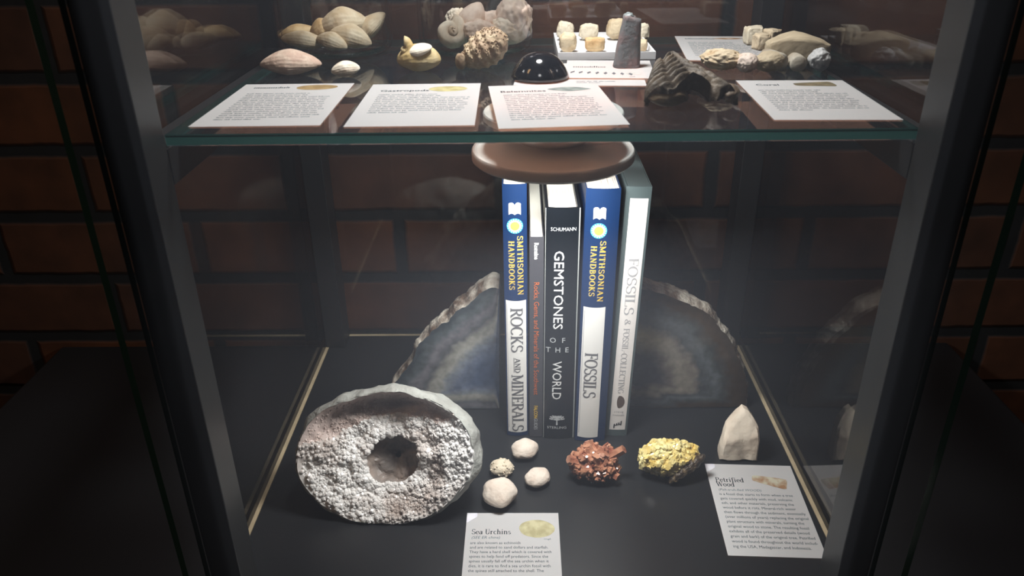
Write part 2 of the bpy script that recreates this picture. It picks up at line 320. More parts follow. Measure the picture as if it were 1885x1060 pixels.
def serif_glyph(ch):
    out = ([], []); B = lambda *a: _bar(*a, out); S = lambda x, y, w=.3: _serif(x, y, w, out); A = lambda *a, **k: _arc(*a, out, **k)
    w = .7
    if ch == 'R': B(.15, 0, .15, 1, TH); S(.15, .02); S(.15, .98); A(.32, .75, .24, .23, -90, 90); B(.15, .98, .32, .98, TN); B(.15, .52, .32, .52, TN); B(.33, .52, .66, .02, TH); S(.68, .02, .2)
    elif ch == 'O': A(.4, .5, .33, .48, 0, 360, n=28); w = .82
    elif ch == 'C': A(.4, .5, .33, .48, 45, 315, n=22); B(.66, .70, .66, .95, TN); w = .75
    elif ch == 'K': B(.15, 0, .15, 1, TH); S(.15, .02); S(.15, .98); B(.2, .42, .6, .98, TN); B(.3, .52, .64, .02, TH); S(.6, .98, .24); S(.66, .02, .24); w = .76
    elif ch == 'S': A(.32, .74, .22, .24, 30, 270, thick=.11); A(.32, .26, .24, .24, -150, 90, thick=.13); B(.52, .78, .52, .96, TN); B(.08, .04, .08, .24, TN); w = .62
    elif ch == 'A': B(.08, 0, .36, .98, TN); B(.36, .98, .66, 0, TH); B(.2, .36, .52, .36, TN); S(.08, .02, .24); S(.66, .02, .28); w = .78
    elif ch == 'N': B(.13, 0, .13, 1, TN); B(.13, .98, .62, .02, TH); B(.62, 0, .62, 1, TN); S(.13, .02, .24); S(.1, .98, .2); S(.62, .98, .24); w = .78
    elif ch == 'D': B(.15, 0, .15, 1, TH); S(.13, .02, .26); S(.13, .98, .26); A(.3, .5, .36, .48, -90, 90, n=18); B(.15, .98, .3, .98, TN); B(.15, .02, .3, .02, TN); w = .78
    elif ch == 'M': B(.13, 0, .13, 1, TN); B(.13, .98, .44, .1, TH); B(.44, .1, .76, .98, TN); B(.76, 0, .76, 1, TH); S(.13, .02, .24); S(.76, .02); S(.1, .98, .2); S(.8, .98, .2); w = .94
    elif ch == 'I': B(.17, 0, .17, 1, TH); S(.17, .02); S(.17, .98); w = .36
    elif ch == 'E': B(.15, 0, .15, 1, TH); B(.02, .98, .58, .98, SF); B(.02, .02, .6, .02, SF); B(.15, .52, .45, .52, TN); B(.56, .8, .56, .98, TN); B(.6, .02, .6, .22, TN); B(.45, .42, .45, .62, TN); w = .66
    elif ch == 'L': B(.15, 0, .15, 1, TH); S(.15, .98); B(.02, .02, .58, .02, SF); B(.57, .02, .57, .26, TN); w = .64
    elif ch == 'F': B(.15, 0, .15, 1, TH); S(.15, .02); B(.02, .98, .56, .98, SF); B(.15, .52, .44, .52, TN); B(.55, .76, .55, .98, TN); B(.44, .42, .44, .62, TN); w = .6
    elif ch == 'T': B(.32, 0, .32, 1, TH); S(.32, .02); B(.02, .98, .62, .98, SF); B(.03, .76, .03, .98, TN); B(.61, .76, .61, .98, TN); w = .66
    elif ch == 'H': B(.15, 0, .15, 1, TH); B(.62, 0, .62, 1, TH); B(.15, .52, .62, .52, TN); [S(x, y, .28) for x in (.15, .62) for y in (.02, .98)]; w = .8
    elif ch == 'B': B(.15, 0, .15, 1, TH); A(.3, .75, .2, .23, -90, 90); A(.32, .27, .24, .25, -90, 90); B(.04, .98, .3, .98, TN); B(.15, .52, .32, .52, TN); B(.04, .02, .32, .02, TN); w = .68
    elif ch == 'G': A(.4, .5, .33, .48, 45, 320, n=22); B(.66, .05, .66, .42, TH*.8); B(.52, .42, .78, .42, SF); w = .82
    elif ch == 'V': B(.08, .98, .36, 0, TH); B(.36, 0, .64, .98, TN); S(.08, .98, .28); S(.64, .98, .24); w = .74
    elif ch == '&': A(.34, .78, .16, .2, 0, 360, thick=.1, n=18); A(.28, .26, .24, .25, 100, 360, thick=.12); B(.24, .6, .62, .02, TH); w = .72
    elif ch == '-': B(.04, .42, .32, .42, .07); w = .38
    elif ch == 'U': B(.15, .3, .15, 1, TH); A(.38, .3, .23, .29, 180, 360); B(.61, .3, .61, 1, TN); S(.15, .98); S(.61, .98, .24); w = .76
    elif ch == 'P': B(.15, 0, .15, 1, TH); S(.15, .02); S(.15, .98); A(.32, .73, .24, .25, -90, 90); B(.15, .98, .32, .98, TN); B(.15, .48, .32, .48, TN); w = .66
    elif ch == 'W': B(.08, .98, .3, 0, TH); B(.3, 0, .5, .98, TN); B(.5, .98, .72, 0, TH); B(.72, 0, .94, .98, TN); S(.08, .98, .24); S(.5, .98, .24); S(.94, .98, .2); w = 1.02
    elif ch == 'a': A(.24, .18, .16, .17, 0, 360); B(.42, 0, .42, .48, TH); A(.26, .46, .17, .16, 0, 150); S(.48, .02, .14); w = .58
    elif ch == 'c': A(.3, .32, .21, .3, 50, 310); w = .54
    elif ch == 'd': A(.27, .32, .2, .3, 0, 360); B(.48, 0, .48, 1, TH); S(.43, .98, .18); S(.53, .02, .16); w = .64
    elif ch == 'e': A(.29, .32, .21, .3, 0, 315); B(.1, .36, .48, .36, TN); w = .56
    elif ch == 'f': B(.2, 0, .2, .82, TH); S(.2, .02); A(.36, .82, .16, .15, 40, 180); B(.05, .62, .38, .62, SF); w = .44
    elif ch in 'hn': B(.14, 0, .14, 1 if ch == 'h' else .64, TH); S(.14, .02, .26); S(.1, .98 if ch == 'h' else .62, .16); A(.32, .42, .18, .21, 0, 180); B(.5, 0, .5, .42, TH); S(.5, .02, .26); w = .68
    elif ch == 'i': B(.16, 0, .16, .64, TH); S(.16, .02, .28); S(.11, .62, .18); B(.16, .80, .16, .94, .15); w = .36
    elif ch == 'o': A(.3, .32, .21, .3, 0, 360, n=22); w = .6
    elif ch == 'r': B(.16, 0, .16, .64, TH); S(.16, .02, .28); S(.11, .62, .18); A(.34, .44, .16, .17, 40, 180); w = .5
    elif ch == 's': A(.24, .47, .15, .15, 30, 270, thick=.1); A(.24, .17, .16, .15, -150, 90, thick=.12); w = .46
    elif ch == 't': B(.18, .06, .18, .86, TH); B(.04, .62, .36, .62, SF); A(.3, .12, .12, .11, 180, 310); w = .42
    elif ch == ' ': w = .34
    return out, w
def serif2d(s, size=1.0, sx=1.0, gap=0.0):
    V, Fc, x = [], [], 0.0
    for ch in s:
        (v, f), w = serif_glyph(ch); o = len(V)
        V += [((x+a)*size*sx, b*size) for a, b in v]; Fc += [[i+o for i in q] for q in f]; x += w+gap
    return V, Fc

# ------------------------------------------------------------------ the setting
X0, X1 = -0.1936, 0.2090           # inner faces of the side panes
Y0, Y1 = 0.350, 0.6845             # front face of the posts, inner face of the back pane
ZS, TS = 0.2915, 0.006             # top of the glass shelf, its thickness
PW, PD = 0.0185, 0.024             # section of the front posts
TOP = 0.60

b = MB(); b.box(-2.4, 2.4, 0.72, 0.80, -0.95, 1.6); wall = b.build('wall_back', M['brick'])
tag(wall, 'dark red brick wall with charcoal mortar behind the glass case', 'wall', kind='structure')
b = MB(); b.box(-2.4, 2.4, -1.6, 0.80, -0.99, -0.95); fl = b.build('floor', M['floor'])
tag(fl, 'dark floor of the room below the pedestal', 'floor', kind='structure')
b = MB(); b.box(-0.4925, 0.445, -0.02, 0.715, -0.95, -0.030); ped = b.build('display_pedestal', M['pedestal'])
bevel(ped, 0.003); tag(ped, 'wide black pedestal carrying the glass display case', 'pedestal')

case = thing('display_case', 'black framed glass display case with lit shelves on the black pedestal', 'display case', (0.0077, 0.517, -0.030))
def cpart(name, mb, mats, **k):
    o = mb.build(name, mats, case, **k); o.location = (-0.0077, -0.517, 0.030); return o
b = MB(); b.box(X0+.0028, X1-.0028, Y0-.002, Y1-.003, -0.030, 0.0); bevel(cpart('base_board', b, M['board']), 0.0006)
b = MB()
b.box(X0, X0+.0028, Y0-.002, Y1, -0.030, 0.0002); b.box(X1-.0028, X1, Y0-.002, Y1, -0.030, 0.0002); b.box(X0, X1, Y1-.003, Y1, -0.030, 0.0002)
cpart('board_edging', b, M['strip'])
for x0, x1 in ((X0+.0003, X0+PW+.0003), (X1-PW-.0003, X1-.0003)):
    b = MB(); b.box(x0, x1, Y0, Y0+PD, 0.0003, TOP); bevel(cpart('front_post', b, M['post']), 0.0008)
    b = MB(); b.box(x0, x1, 0.6585, 0.6835, 0.0003, TOP); bevel(cpart('back_post', b, M['black_metal']), 0.0008)
    b = MB(); b.box(x0, x1, Y0+PD+.0003, 0.658, ZS-TS-.019, ZS-TS-.0002); bevel(cpart('shelf_rail', b, M['black_metal']), 0.0006)
b = MB(); b.sheet(X0-.003, X0, Y0, Y1+.003, -0.030, TOP, 0, 1); cpart('side_pane', b, [M['pane'], M['glass_edge']])
b = MB(); b.sheet(X1, X1+.003, Y0, Y1+.003, -0.030, TOP, 0, 1); cpart('side_pane', b, [M['pane'], M['glass_edge']])
b = MB(); b.sheet(X0, X1, Y1, Y1+.003, -0.030, TOP, 0, 1); cpart('back_pane', b, [M['pane'], M['glass_edge']])
b = MB(); b.sheet(X0-.012, X1+.018, Y0-.0085, Y0-.0025, -0.030, TOP+.01, 0, 1); cpart('front_pane', b, [M['front_pane'], M['glass_edge']])
b = MB(); b.box(X0-.006, X1+.006, Y0, Y1+.006, TOP, TOP+.02); bevel(cpart('top_panel', b, M['black_metal']), 0.001)

b = MB(); b.sheet(X0+PW-.0015, X1-PW+.003, Y0+PD+.0035, 0.655, -TS, 0, 0, 1)
b.v = [(x, y-.51, z) for x, y, z in b.v]
sh = b.build('glass_shelf', [M['shelf_glass'], M['glass_edge']], loc=(0, .51, ZS)); bevel(sh, .0006, 1)
tag(sh, 'clear glass shelf with a green front edge across the display case', 'glass shelf')

def puck(label, x, y, ztop, power, size, first=True):
    t = thing('puck_light', label, 'light', (x, y, ztop), group='puck lights of the case')
    b = MB(); b.lathe([(.0394, -.0045), (.0400, -.004), (.0400, -.0008), (.0394, 0)], n=64); b.build('mounting_plate', M['plate'], t, smooth='auto')
    b = MB(); b.lathe([(.020, -.017), (.020, -.0045)], n=48); b.build('stem', M['chrome'], t, smooth='auto')
    b = MB(); b.lathe([(.040, -.0285), (.0455, -.0285), (.0472, -.0270), (.0472, -.0225), (.0465, -.0215), (.0452, -.0212), (.0440, -.0218), (.0420, -.0214), (.030, -.0185), (.020, -.017)], n=72)
    b.build('flange', M['satin'], t, smooth='auto')
    b = MB(); b.lathe([(.0385, -.0290), (.0390, -.0286)], n=64); b.build('diffuser', M['led'], t)
    area('puck_lamp_light', (0, 0, -.0300), (0, 0, -1), size, power, (1.0, 0.985, 0.965), parent=t)
    return t
puck('round chrome puck light under the glass shelf, above the row of books', 0.0176, 0.4435, ZS-TS, 0.88, 0.072)
puck('round chrome puck light under the top panel, above the fossils on the glass shelf', 0.0, 0.5000, TOP-.0005, 1.65, 0.072)

# ------------------------------------------------------------------ printed cards
def card(label, bl, br, h, title, lines, pic, z=0.0, group='printed information cards', w=None, legible=False, seed=0, title_pos=None, sub=None, marks=()):
    rnd = random.Random(seed); bl = Vector(bl).to_2d(); br = Vector(br).to_2d(); ang = math.atan2((br-bl).y, (br-bl).x); w = w or (br-bl).length
    b = MB(); T = 0.0002
    b.poly([(0, 0, T), (w, 0, T), (w, h, T), (0, h, T)], 0)
    def put(V, Fc, x, y, mat, lift=.00006):
        b.add([(x+p[0], y+p[1], T+lift) for p in V], Fc, mat)
    mats = [M['paper'], M['ink'], M['grey_ink']]
    if legible:
        for s, x, y, size, bold in title: put(*serif2d(s, size*.86, .90, .02), x, y, 1)
        for s, x, y, size in (sub or []): put(*text2d(s, size, 0, .95, italic=.2), x, y, 2)
        cw = [(0, h, T+.00004)]+[(.0070*math.cos(t)*(1+.15*math.sin(3*t)), h-.0085*math.sin(t)*(1+.1*math.cos(4*t)), T+.00004) for t in [PI/2*i/12 for i in range(13)]]
        mats.append(M['corner_print']); b.poly(cw[::-1], 3)
        y, dy, size, x0 = lines[0]
        for s in lines[1]:
            V, Fc = text2d(s, size*.94, 0.0, 0.875); put(V, Fc, x0, y, 1); y -= dy
    else:
        tx, ty = title_pos or (.008, h-.0215)
        if title: put(*text2d(title, .0058, .012, 1.05), tx, ty, 1)
        else:         # heading too blurred to read: bold letter strokes
            q = tx
            while q < tx+.0215:
                hh = rnd.choice((.0026, .0026, .0040)); gw = rnd.uniform(.0009, .0016)
                b.poly([(q, ty, T+.00006), (q+gw*.6, ty, T+.00006), (q+gw*.6, ty+hh, T+.00006), (q, ty+hh, T+.00006)], 1); q += gw
        y, dy, n, x0, x1 = lines
        for i in range(n):       # body print too small to read: strokes word by word
            x = x0; end = x1 if i < n-1 else x0+(x1-x0)*.45
            if i < 2: end = min(end, x0+(x1-x0)*.72)
            end -= rnd.random()*.004
            while x < end:
                ln = min(rnd.uniform(.0022, .0068), end-x+.001); q = x
                while q < x+ln:
                    g = rnd.uniform(.0004, .00075); hh = rnd.choice((.0011, .0011, .0011, .0017))
                    b.poly([(q, y, T+.00006), (q+g*.62, y, T+.00006), (q+g*.62, y+hh, T+.00006), (q, y+hh, T+.00006)], 1); q += g
                x += ln+.0011
            y -= dy
    for x, y, l, a in marks:   # a row of slanting drawn fossils
        d = Vector((math.cos(a), math.sin(a)))*l; q = Vector((-d.y, d.x))*.16
        b.poly([(x, y, T+.00007), (x+d.x*.5+q.x, y+d.y*.5+q.y, T+.00007), (x+d.x, y+d.y, T+.00007), (x+d.x*.5-q.x, y+d.y*.5-q.y, T+.00007)], 2)
    # the printed picture
    cx, cy, rx, ry, rot, colA, colB, kind = pic
    pm = pbr('printed_picture', colA, 0.7, noise_scale=140, col2=colB, ramp=(.4, .62)); mats.append(pm)
    pts = []
    for k in range(40):
        a = 2*PI*k/40; c_, s_ = math.cos(a), math.sin(a); e = 1+.05*fbm((c_, s_, 0), 1.4, seed+3)
        if kind == 'block': c_, s_ = [math.copysign(abs(q)**.35, q) for q in (c_, s_)]
        if kind == 'spindle': s_ *= (1-.55*abs(c_)**2)
        px, py = rx*c_*e, ry*s_*e
        if kind == 'block': py *= .85+.25*px/rx
        pts.append((cx+px*math.cos(rot)-py*math.sin(rot), cy+px*math.sin(rot)+py*math.cos(rot), T+.00005))
    b.poly(pts, len(mats)-1)
    o = b.build('info_card', mats, loc=(bl.x, bl.y, z), rot=(0, 0, ang))
    return tag(o, label, 'card', group)

zc = ZS+.0002
card('white printed card at the left end of the glass shelf, below the brown clam shell', at(346, 235, ZS), at(600, 232, ZS), .0985, None,
     (.0715, .0042, 15, .0085, .061), (.046, .088, .0125, .0070, .05, (.36, .25, .11), (.25, .16, .06), 'oval'), zc, seed=1, w=.067, title_pos=(.008, .0865))
card('white printed card second from the left on the glass shelf, below the curled yellow shell', at(632, 235, ZS), at(873, 232, ZS), .0975, 'Gastropods',
     (.0690, .0042, 11, .0075, .060), (.047, .083, .0115, .0068, .02, (.50, .44, .22), (.34, .29, .12), 'oval'), zc, seed=2, w=.066, title_pos=(.007, .0775))
card('white printed card below the shiny black dome at the front of the glass shelf', at(918, 240, ZS), at(1157, 232, ZS), .0960, 'Belemnites',
     (.0700, .0042, 14, .0075, .058), (.047, .082, .0130, .0055, -.08, (.16, .18, .17), (.30, .32, .29), 'spindle'), zc+.0004, seed=3, w=.0655, title_pos=(.006, .0775))
card('white printed card titled Coral at the right end of the glass shelf', at(1425, 222, ZS), at(1658, 222, ZS), .0930, 'Coral',
     (.0655, .0042, 12, .0075, .056), (.044, .082, .0120, .0062, .06, (.13, .10, .055), (.22, .17, .09), 'block'), zc, seed=4, w=.0640, title_pos=(.009, .0785))
card('white printed card at the back of the glass shelf behind the ribbed brown fossil', at(1265, 112, ZS), at(1412, 113, ZS), .1010, None,
     (.0720, .0045, 13, .0075, .054), (.040, .090, .0120, .0040, .05, (.55, .42, .32), (.30, .17, .08), 'spindle'), zc, seed=5, w=.0600, title_pos=(.007, .0865))
card('white printed card lying under the shiny black dome', at(945, 158, ZS), at(1184, 159, ZS), .0680, None,
     (.0110, .0040, 2, .0380, .076), (.068, .054, .006, .004, .0, (.55, .5, .45), (.4, .36, .3), 'oval'), zc, seed=6, w=.0800, title_pos=(.020, .046))
ca = card('white printed card with a row of drawn fossils under the grey stone cone', at(1040, 147, ZS), at(1192, 148, ZS), .0575, None,
     (.0040, .0040, 1, .040, .050), (.043, .014, .005, .003, .0, (.6, .58, .55), (.5, .46, .42), 'oval'), zc+.0008, seed=7, w=.0560, title_pos=(.0045, .0330), marks=[(.003+.0055*i, .014-.0008*i, .0085, 1.25+.06*i) for i in range(8)])
card('white printed card titled Sea Urchins in front of the four pale urchins', at(850, 1060, 0), at(1030.5, 1060, 0), .0575+.030,
     [('Sea Urchins', .0042, .0670-.0003, .0056, .018)],
     ((.0575, .0041, .0037, .0037), ['are also known as echinoids', 'and are related to sand dollars and starfish.', 'They have a hard shell which is covered with', 'spines to help fend off predators. Since the',
      'spines usually fall off the sea urchin when it', 'dies, it is rare to find a sea urchin fossil with', 'the spines still attached to the shell. The']),
     (.0495, .0720, .0124, .0085, -.05, (.50, .46, .28), (.33, .30, .16), 'oval'), .0002, seed=8, w=.0650, legible=True, sub=[('(SEE ER chins)', .0042, .0625, .0036), ('rough', .0540, .0615, .0022)]).location.y -= .030
card('white printed card titled Petrified Wood at the foot of the pale wedge stone', at(1340, 1023, 0), at(1500, 1028, 0), .0940,
     [('Petrified', .0050, .0735, .0058, .022), ('Wood', .0050, .0685, .0058, .022)],
     ((.0590, .0047, .0039, .0050), ['is a fossil that starts to form when a tree', 'gets covered quickly with mud, volcanic', 'ash, and other materials, preserving the', 'wood before it rots. Mineral-rich water', 'then flows through the sediment, eventually',
      '(over millions of years) replacing the original', 'plant structure with minerals, turning the', 'original wood to stone. The resulting fossil', 'exhibits all of the preserved details (wood', 'grain and bark) of the original tree. Petrified', 'wood is found throughout the world includ-', 'ing the USA, Madagascar, and Indonesia.']),
     (.0450, .0755, .0125, .0058, -.28, (.50, .47, .36), (.30, .16, .08), 'block'), .0002, seed=9, w=.0650, legible=True, sub=[('(Peh-truh-fied WOOD)', .0052, .0638, .0034)])

# ------------------------------------------------------------------ books
class Spine:
    def __init__(s, w, h, bulge): s.w, s.h, s.b = w, h, bulge; s.mb = MB(); s.mats = []
    def mat(s, m):
        if m not in s.mats: s.mats.append(m)
        return s.mats.index(m)
    def front(s, u): t = 2*u/s.w-1; return -s.b*(1-min(1, t*t))
    def pt(s, u, z, off): return (u, s.front(u)-off, z)
    def patch(s, u0, u1, z0, z1, m, off=.00012, n=16, arc=0.0):
        k = s.mat(m); v = []
        for j in (0, 1):
            for i in range(n+1):
                u = u0+(u1-u0)*i/n; t = 2*i/n-1
                v.append(s.pt(u, (z0 if j == 0 else z1)-(arc*(1-t*t)), off))
        s.mb.add(v, [(i, i+1, n+2+i, n+1+i) for i in range(n)], k)
    def lay(s, P, Fc, m, off):
        """lay flat print (u, z) on the rounded spine, cut finely enough to follow the curve"""
        bm = bmesh.new(); vs = [bm.verts.new((p[0], p[1], 0)) for p in P]
        for f in Fc:
            try: bm.faces.new([vs[i] for i in f])
            except ValueError: pass
        lo, hi = min(p[0] for p in P), max(p[0] for p in P)
        for i in range(1, 16):
            u = s.w*i/16
            if lo < u < hi: bmesh.ops.bisect_plane(bm, geom=bm.verts[:]+bm.edges[:]+bm.faces[:], plane_co=(u, 0, 0), plane_no=(1, 0, 0))
        bm.verts.index_update()
        s.mb.add([s.pt(v.co.x, v.co.y, off) for v in bm.verts], [[v.index for v in f.verts] for f in bm.faces], s.mat(m)); bm.free()
    def down(s, VF, u, z, m, off=.00025):
        V, Fc = VF; s.lay([(u+p[1], z-p[0]) for p in V], Fc, m, off)
    def across(s, VF, u, z, m, off=.00025):
        V, Fc = VF; w = width(V); s.lay([(u+p[0]-w/2, z+p[1]) for p in V], Fc, m, off)
    def shape(s, pts, m, off=.0003):
        s.lay(pts, [list(range(len(pts)))], m, off)

def book(name_label, x, w, h, depth, cover, bulge, lean, draw, y=0.519, hard=False, pages=None, group='books standing between the agate bookends', top_in=0.0012):
    t = thing('book', name_label, 'book', (x, y, 0.0006), (0, lean, 0), group)
    s = Spine(w, h, bulge); k = s.mat(cover); T = 0.0022 if hard else 0.0007; n = 20
    # spine shell, boards
    v = []
    for z in (0, h):
        for i in range(n+1): u = w*i/n; v.append((u, s.front(u), z))
        for i in range(n+1): u = w*i/n; v.append((min(max(u, T), w-T), s.front(u)+T, z))
    N = 2*(n+1); f = []
    for i in range(n):
        f += [(i, i+1, N+i+1, N+i), (n+1+i+1, n+1+i, N+n+1+i, N+n+1+i+1), (i+1, i, n+1+i, n+1+i+1), (N+i, N+i+1, N+n+1+i+1, N+n+1+i)]
    s.mb.add(v, f, k)
    s.mb.box(0, T, 0.0, depth, 0, h, k); s.mb.box(w-T, w, 0.0, depth, 0, h, k)
    draw(s)
    s.mb.build('cover', s.mats, t)
    pb = MB(); zt = h-top_in; e = .0025 if hard else .0006; n2 = 10; rr = random.Random(int(w*1e6))
    v = []; m = 12
    for z in (e, zt):
        for i in range(m+1):
            u = T+.0003+(w-2*T-.0006)*i/m; v.append((u, s.front(u)+T+.0003, z))
        for i in range(m+1):
            u = w-T-.0003-(w-2*T-.0006)*i/m; v.append((u, depth-e, z))
    R = 2*(m+1); pb.add(v, [[i, (i+1) % R, R+(i+1) % R, R+i] for i in range(R)]+[list(range(R))[::-1], [R+i for i in range(R)]])
    # single leaves standing a touch proud of the block make the striped top edge
    L = 0 if pages else 16 if w > .014 else 8
    for i in range(L):
        u = T+.0006+(w-2*T-.0016)*(i+rr.random()*.6)/L
        pb.box(u, u+.0003, s.front(u)+T+.0006, depth-e-.001, zt-.0004, zt+rr.uniform(.0001, .0005))
    pb.build('pages', pages or M['pages'], t)
    return t

def sun_logo(s, u, z, r):
    s.shape([(u+r*math.cos(a), z+r*math.sin(a)) for a in [2*PI*k/40 for k in range(40)]], M['sky_blue'], .00022)
    s.shape([(u+r*(.97 if k % 2 == 0 else .66)*math.cos(PI*k/18), z+r*(.97 if k % 2 == 0 else .66)*math.sin(PI*k/18)) for k in range(36)], M['white'], .00030)
    s.shape([(u+r*.58*math.cos(a), z+r*.58*math.sin(a)) for a in [2*PI*k/30 for k in range(30)]], M['sun'], .00038)
def open_book_logo(s, u, z, a, h):
    top = [(u-a+2*a*i/12, z+h*(1-.16*abs(math.cos(PI*i/12))**.5*0-.22*(1-abs(math.sin(2*PI*i/12))**.6)*(1 if 3 < i < 9 else .5))) for i in range(13)]
    bot = [(u+a-2*a*i/12, z+.12*h*(abs(math.sin(2*PI*i/12)))) for i in range(13)]
    s.shape(top+bot, M['white'], .00030)
def blue_series(w, h, z_label, dx):
    def start(s):
        s.patch(w*.06+dx[0], w*.94-dx[1], .0042, z_label, M['label'], arc=.0006)
        s.patch(w*.09+dx[0], w*.10+dx[0]+.00015, .008, z_label-.003, M['pale_ink'], off=.0002, n=2)
        c = w*.5+(dx[0]-dx[1])*.5
        open_book_logo(s, c, h-.0225, .0043, .0092); sun_logo(s, c, h-.0310, .0058)
        for txt, u, z0 in (('SMITHSONIAN', c+.0017, h-.0385), ('HANDBOOKS', c-.0046, h-.0425)):
            V, Fc = serif2d(txt, .0040, 1.0, .12); k = (z0-z_label-.005)/max(width(V), 1e-6) if txt[0] == 'S' else (z0-z_label-.009)/width(V)
            V = [(p[0]*k, p[1]) for p in V]
            s.down((V, Fc), u, z0, M['yellow']); s.down(([(p[0]+.00045, p[1]-.0004) for p in V], Fc), u, z0, M['shade_grey'], .00018)
    return start
def fit(VF, length):
    V, Fc = VF; k = length/width(V); x0 = min(p[0] for p in V); return [((p[0]-x0)*k, p[1]) for p in V], Fc

def draw_rocks(s):
    blue_series(s.w, s.h, .1245, (0, 0))(s)
    for V, Fc, u, z, sz in ((*fit(serif2d('ROCKS', .0090), .0385), .0046, .1180, 1), (*fit(serif2d('AND', .0042), .0135), .0072, .0745, 1), (*fit(serif2d('MINERALS', .0090), .0540), .0046, .0590, 1)):
        s.down((V, Fc), u, z, M['grey_ink'], .0003); s.down(([(p[0]+.0004, p[1]-.0004) for p in V], Fc), u, z, M['pale_ink'], .00022)
    s.shape([(.0062, .0745), (.0066, .0745), (.0066, .0610), (.0062, .0610)], M['grey_ink'])
def draw_fossils(s):
    blue_series(s.w, s.h, .1225, (.0005, .0045))(s)
    V, Fc = fit(serif2d('FOSSILS', .0095), .0410)
    s.down((V, Fc), .0050, .0830, M['grey_ink'], .0003); s.down(([(p[0]+.0004, p[1]-.0004) for p in V], Fc), .0050, .0830, M['pale_ink'], .00022)
def draw_grey(s):
    s.down(fit(text2d('Romaine', .0044, .03), .0130), .0036, .1715, M['white'])
    s.down(fit(text2d('Rocks, Gems, and Minerals of the Southwest', .0056, .0), .0990), .0034, .1400, M['orange'])
    s.down(fit(text2d('FALCON', .0040, .02), .0120), .0036, .0305, M['yellow']); s.down(fit(text2d('GUIDES', .0040, .0), .0110), .0036, .0182, M['silver'])
def draw_gem(s):
    w = s.w; c = w*.44
    s.across(fit(text2d('SCHUMANN', .0040, .0), .0180), c+.002, .1815, M['silver'])
    for t, z, L in (('GEMSTONES', .1660, .0640), ('WORLD', .0735, .0350)):
        V, Fc = fit(text2d(t, .0100, .0), L); s.down((V, Fc), c-.0040, z, M['white'], .0003); s.down(([(p[0]+.0004, p[1]-.0004) for p in V], Fc), c-.0040, z, M['shade_grey'], .0002)
    for t, u, z in (('O', c-.0045, .0900), ('F', c+.0035, .0900), ('T', c-.0078, .0815), ('H', c-.0008, .0815), ('E', c+.0062, .0815)):
        s.across(text2d(t, .0062, .004), u, z, M['silver'])
    # tree mark and the publisher's line at the foot
    z0, r = .0180, random.Random(4)
    s.shape([(c-.0007, z0-.0045), (c+.0007, z0-.0045), (c+.0004, z0+.0010), (c-.0004, z0+.0010)], M['silver'])
    for k in range(9):
        a = math.radians(15+150*k/8); L = .0048+.0010*math.sin(3*a); d = Vector((math.cos(a), math.sin(a))); q = Vector((-d.y, d.x))
        p0 = Vector((c, z0)); p1 = p0+d*L
        s.shape([tuple(p0-q*.0002), tuple(p0+d*L*.5-q*.0003), tuple(p1), tuple(p0+d*L*.5+q*.0003), tuple(p0+q*.0002)], M['silver'], .0003+k*2e-6)
        for kk in (.75, 1.0):
            e = p0+d*L*kk; s.shape([(e.x+.0009*math.cos(v), e.y+.00065*math.sin(v)) for v in [2*PI*i/10 for i in range(10)]], M['silver'], .00032+k*2e-6+kk*1e-6)
    s.across(fit(text2d('STERLING', .0033, .005), .0155), c, .0098, M['silver'])
    s.patch(w*.965, w*.995, .0, s.h, M['jacket'], n=2); s.patch(w*.005, w*.02, .0, s.h, M['jacket'], n=2)
def draw_collect(s):
    s.patch(.0032, .0160, .0062, s.h-.0085, M['label_pink'])
    s.down(fit(serif2d('FOSSILS', .0072), .0470), .0062, .1590, M['pale_ink'])
    s.down(fit(serif2d('&', .0044), .0050), .0075, .1085, M['pale_ink'])
    s.down(fit(serif2d('FOSSIL-COLLECTING', .0046), .0590), .0072, .1005, M['brown_print'] if False else M['pale_ink'])
    s.shape([(.0092+.0042*math.cos(a)*(1 if math.cos(a) > -.2 else .45), .0335+.0058*math.sin(a)) for a in [2*PI*k/26 for k in range(26)]], M['brown_print'])
    s.across(fit(text2d('STEVE', .0022, 0), .0075), .0096, .0228, M['pale_ink']); s.across(fit(text2d('PARKER', .0022, 0), .0088), .0096, .0198, M['pale_ink'])
    for k, (u, z, l) in enumerate(((.0068, .0100, .0050), (.0088, .0118, .0032), (.0104, .0125, .0030), (.0122, .0130, .0050))):
        s.shape([(u-.0005, z-l/2), (u+.0005, z-l/2+.0008), (u+.0006, z+l/2), (u-.0004, z+l/2-.0010)], M['ink'])
    s.shape([(.0066, .0100), (.0124, .0118), (.0124, .0125), (.0066, .0107)], M['ink'], .00028)

book('blue and white book with ROCKS AND MINERALS on its spine', -.0138, .0172, .2150, .138, M['blue'], .0016, math.radians(-.15), draw_rocks)
book('short thin grey paperback with orange lettering next to the left blue book', .0044, .0104, .1760, .130, M['grey_cover'], .0003, math.radians(.05), draw_grey, y=.5165, top_in=0.0)
book('thick black hardback with GEMSTONES OF THE WORLD on its spine', .0153, .0248, .1985, .138, M['black_cover'], .0018, math.radians(.15), draw_gem, y=.5155, hard=True, top_in=.0030)
book('blue and white book with only FOSSILS on its white spine panel', .0408, .0240, .2140, .138, M['blue'], .0018, math.radians(.75), draw_fossils, y=.5120)
book('sage grey book with FOSSILS & FOSSIL-COLLECTING on its white spine', .0655, .0178, .2130, .140, M['sage_cover'], .0007, math.radians(1.75), draw_collect, y=.5180, pages=M['sage_cover'], top_in=0.0)

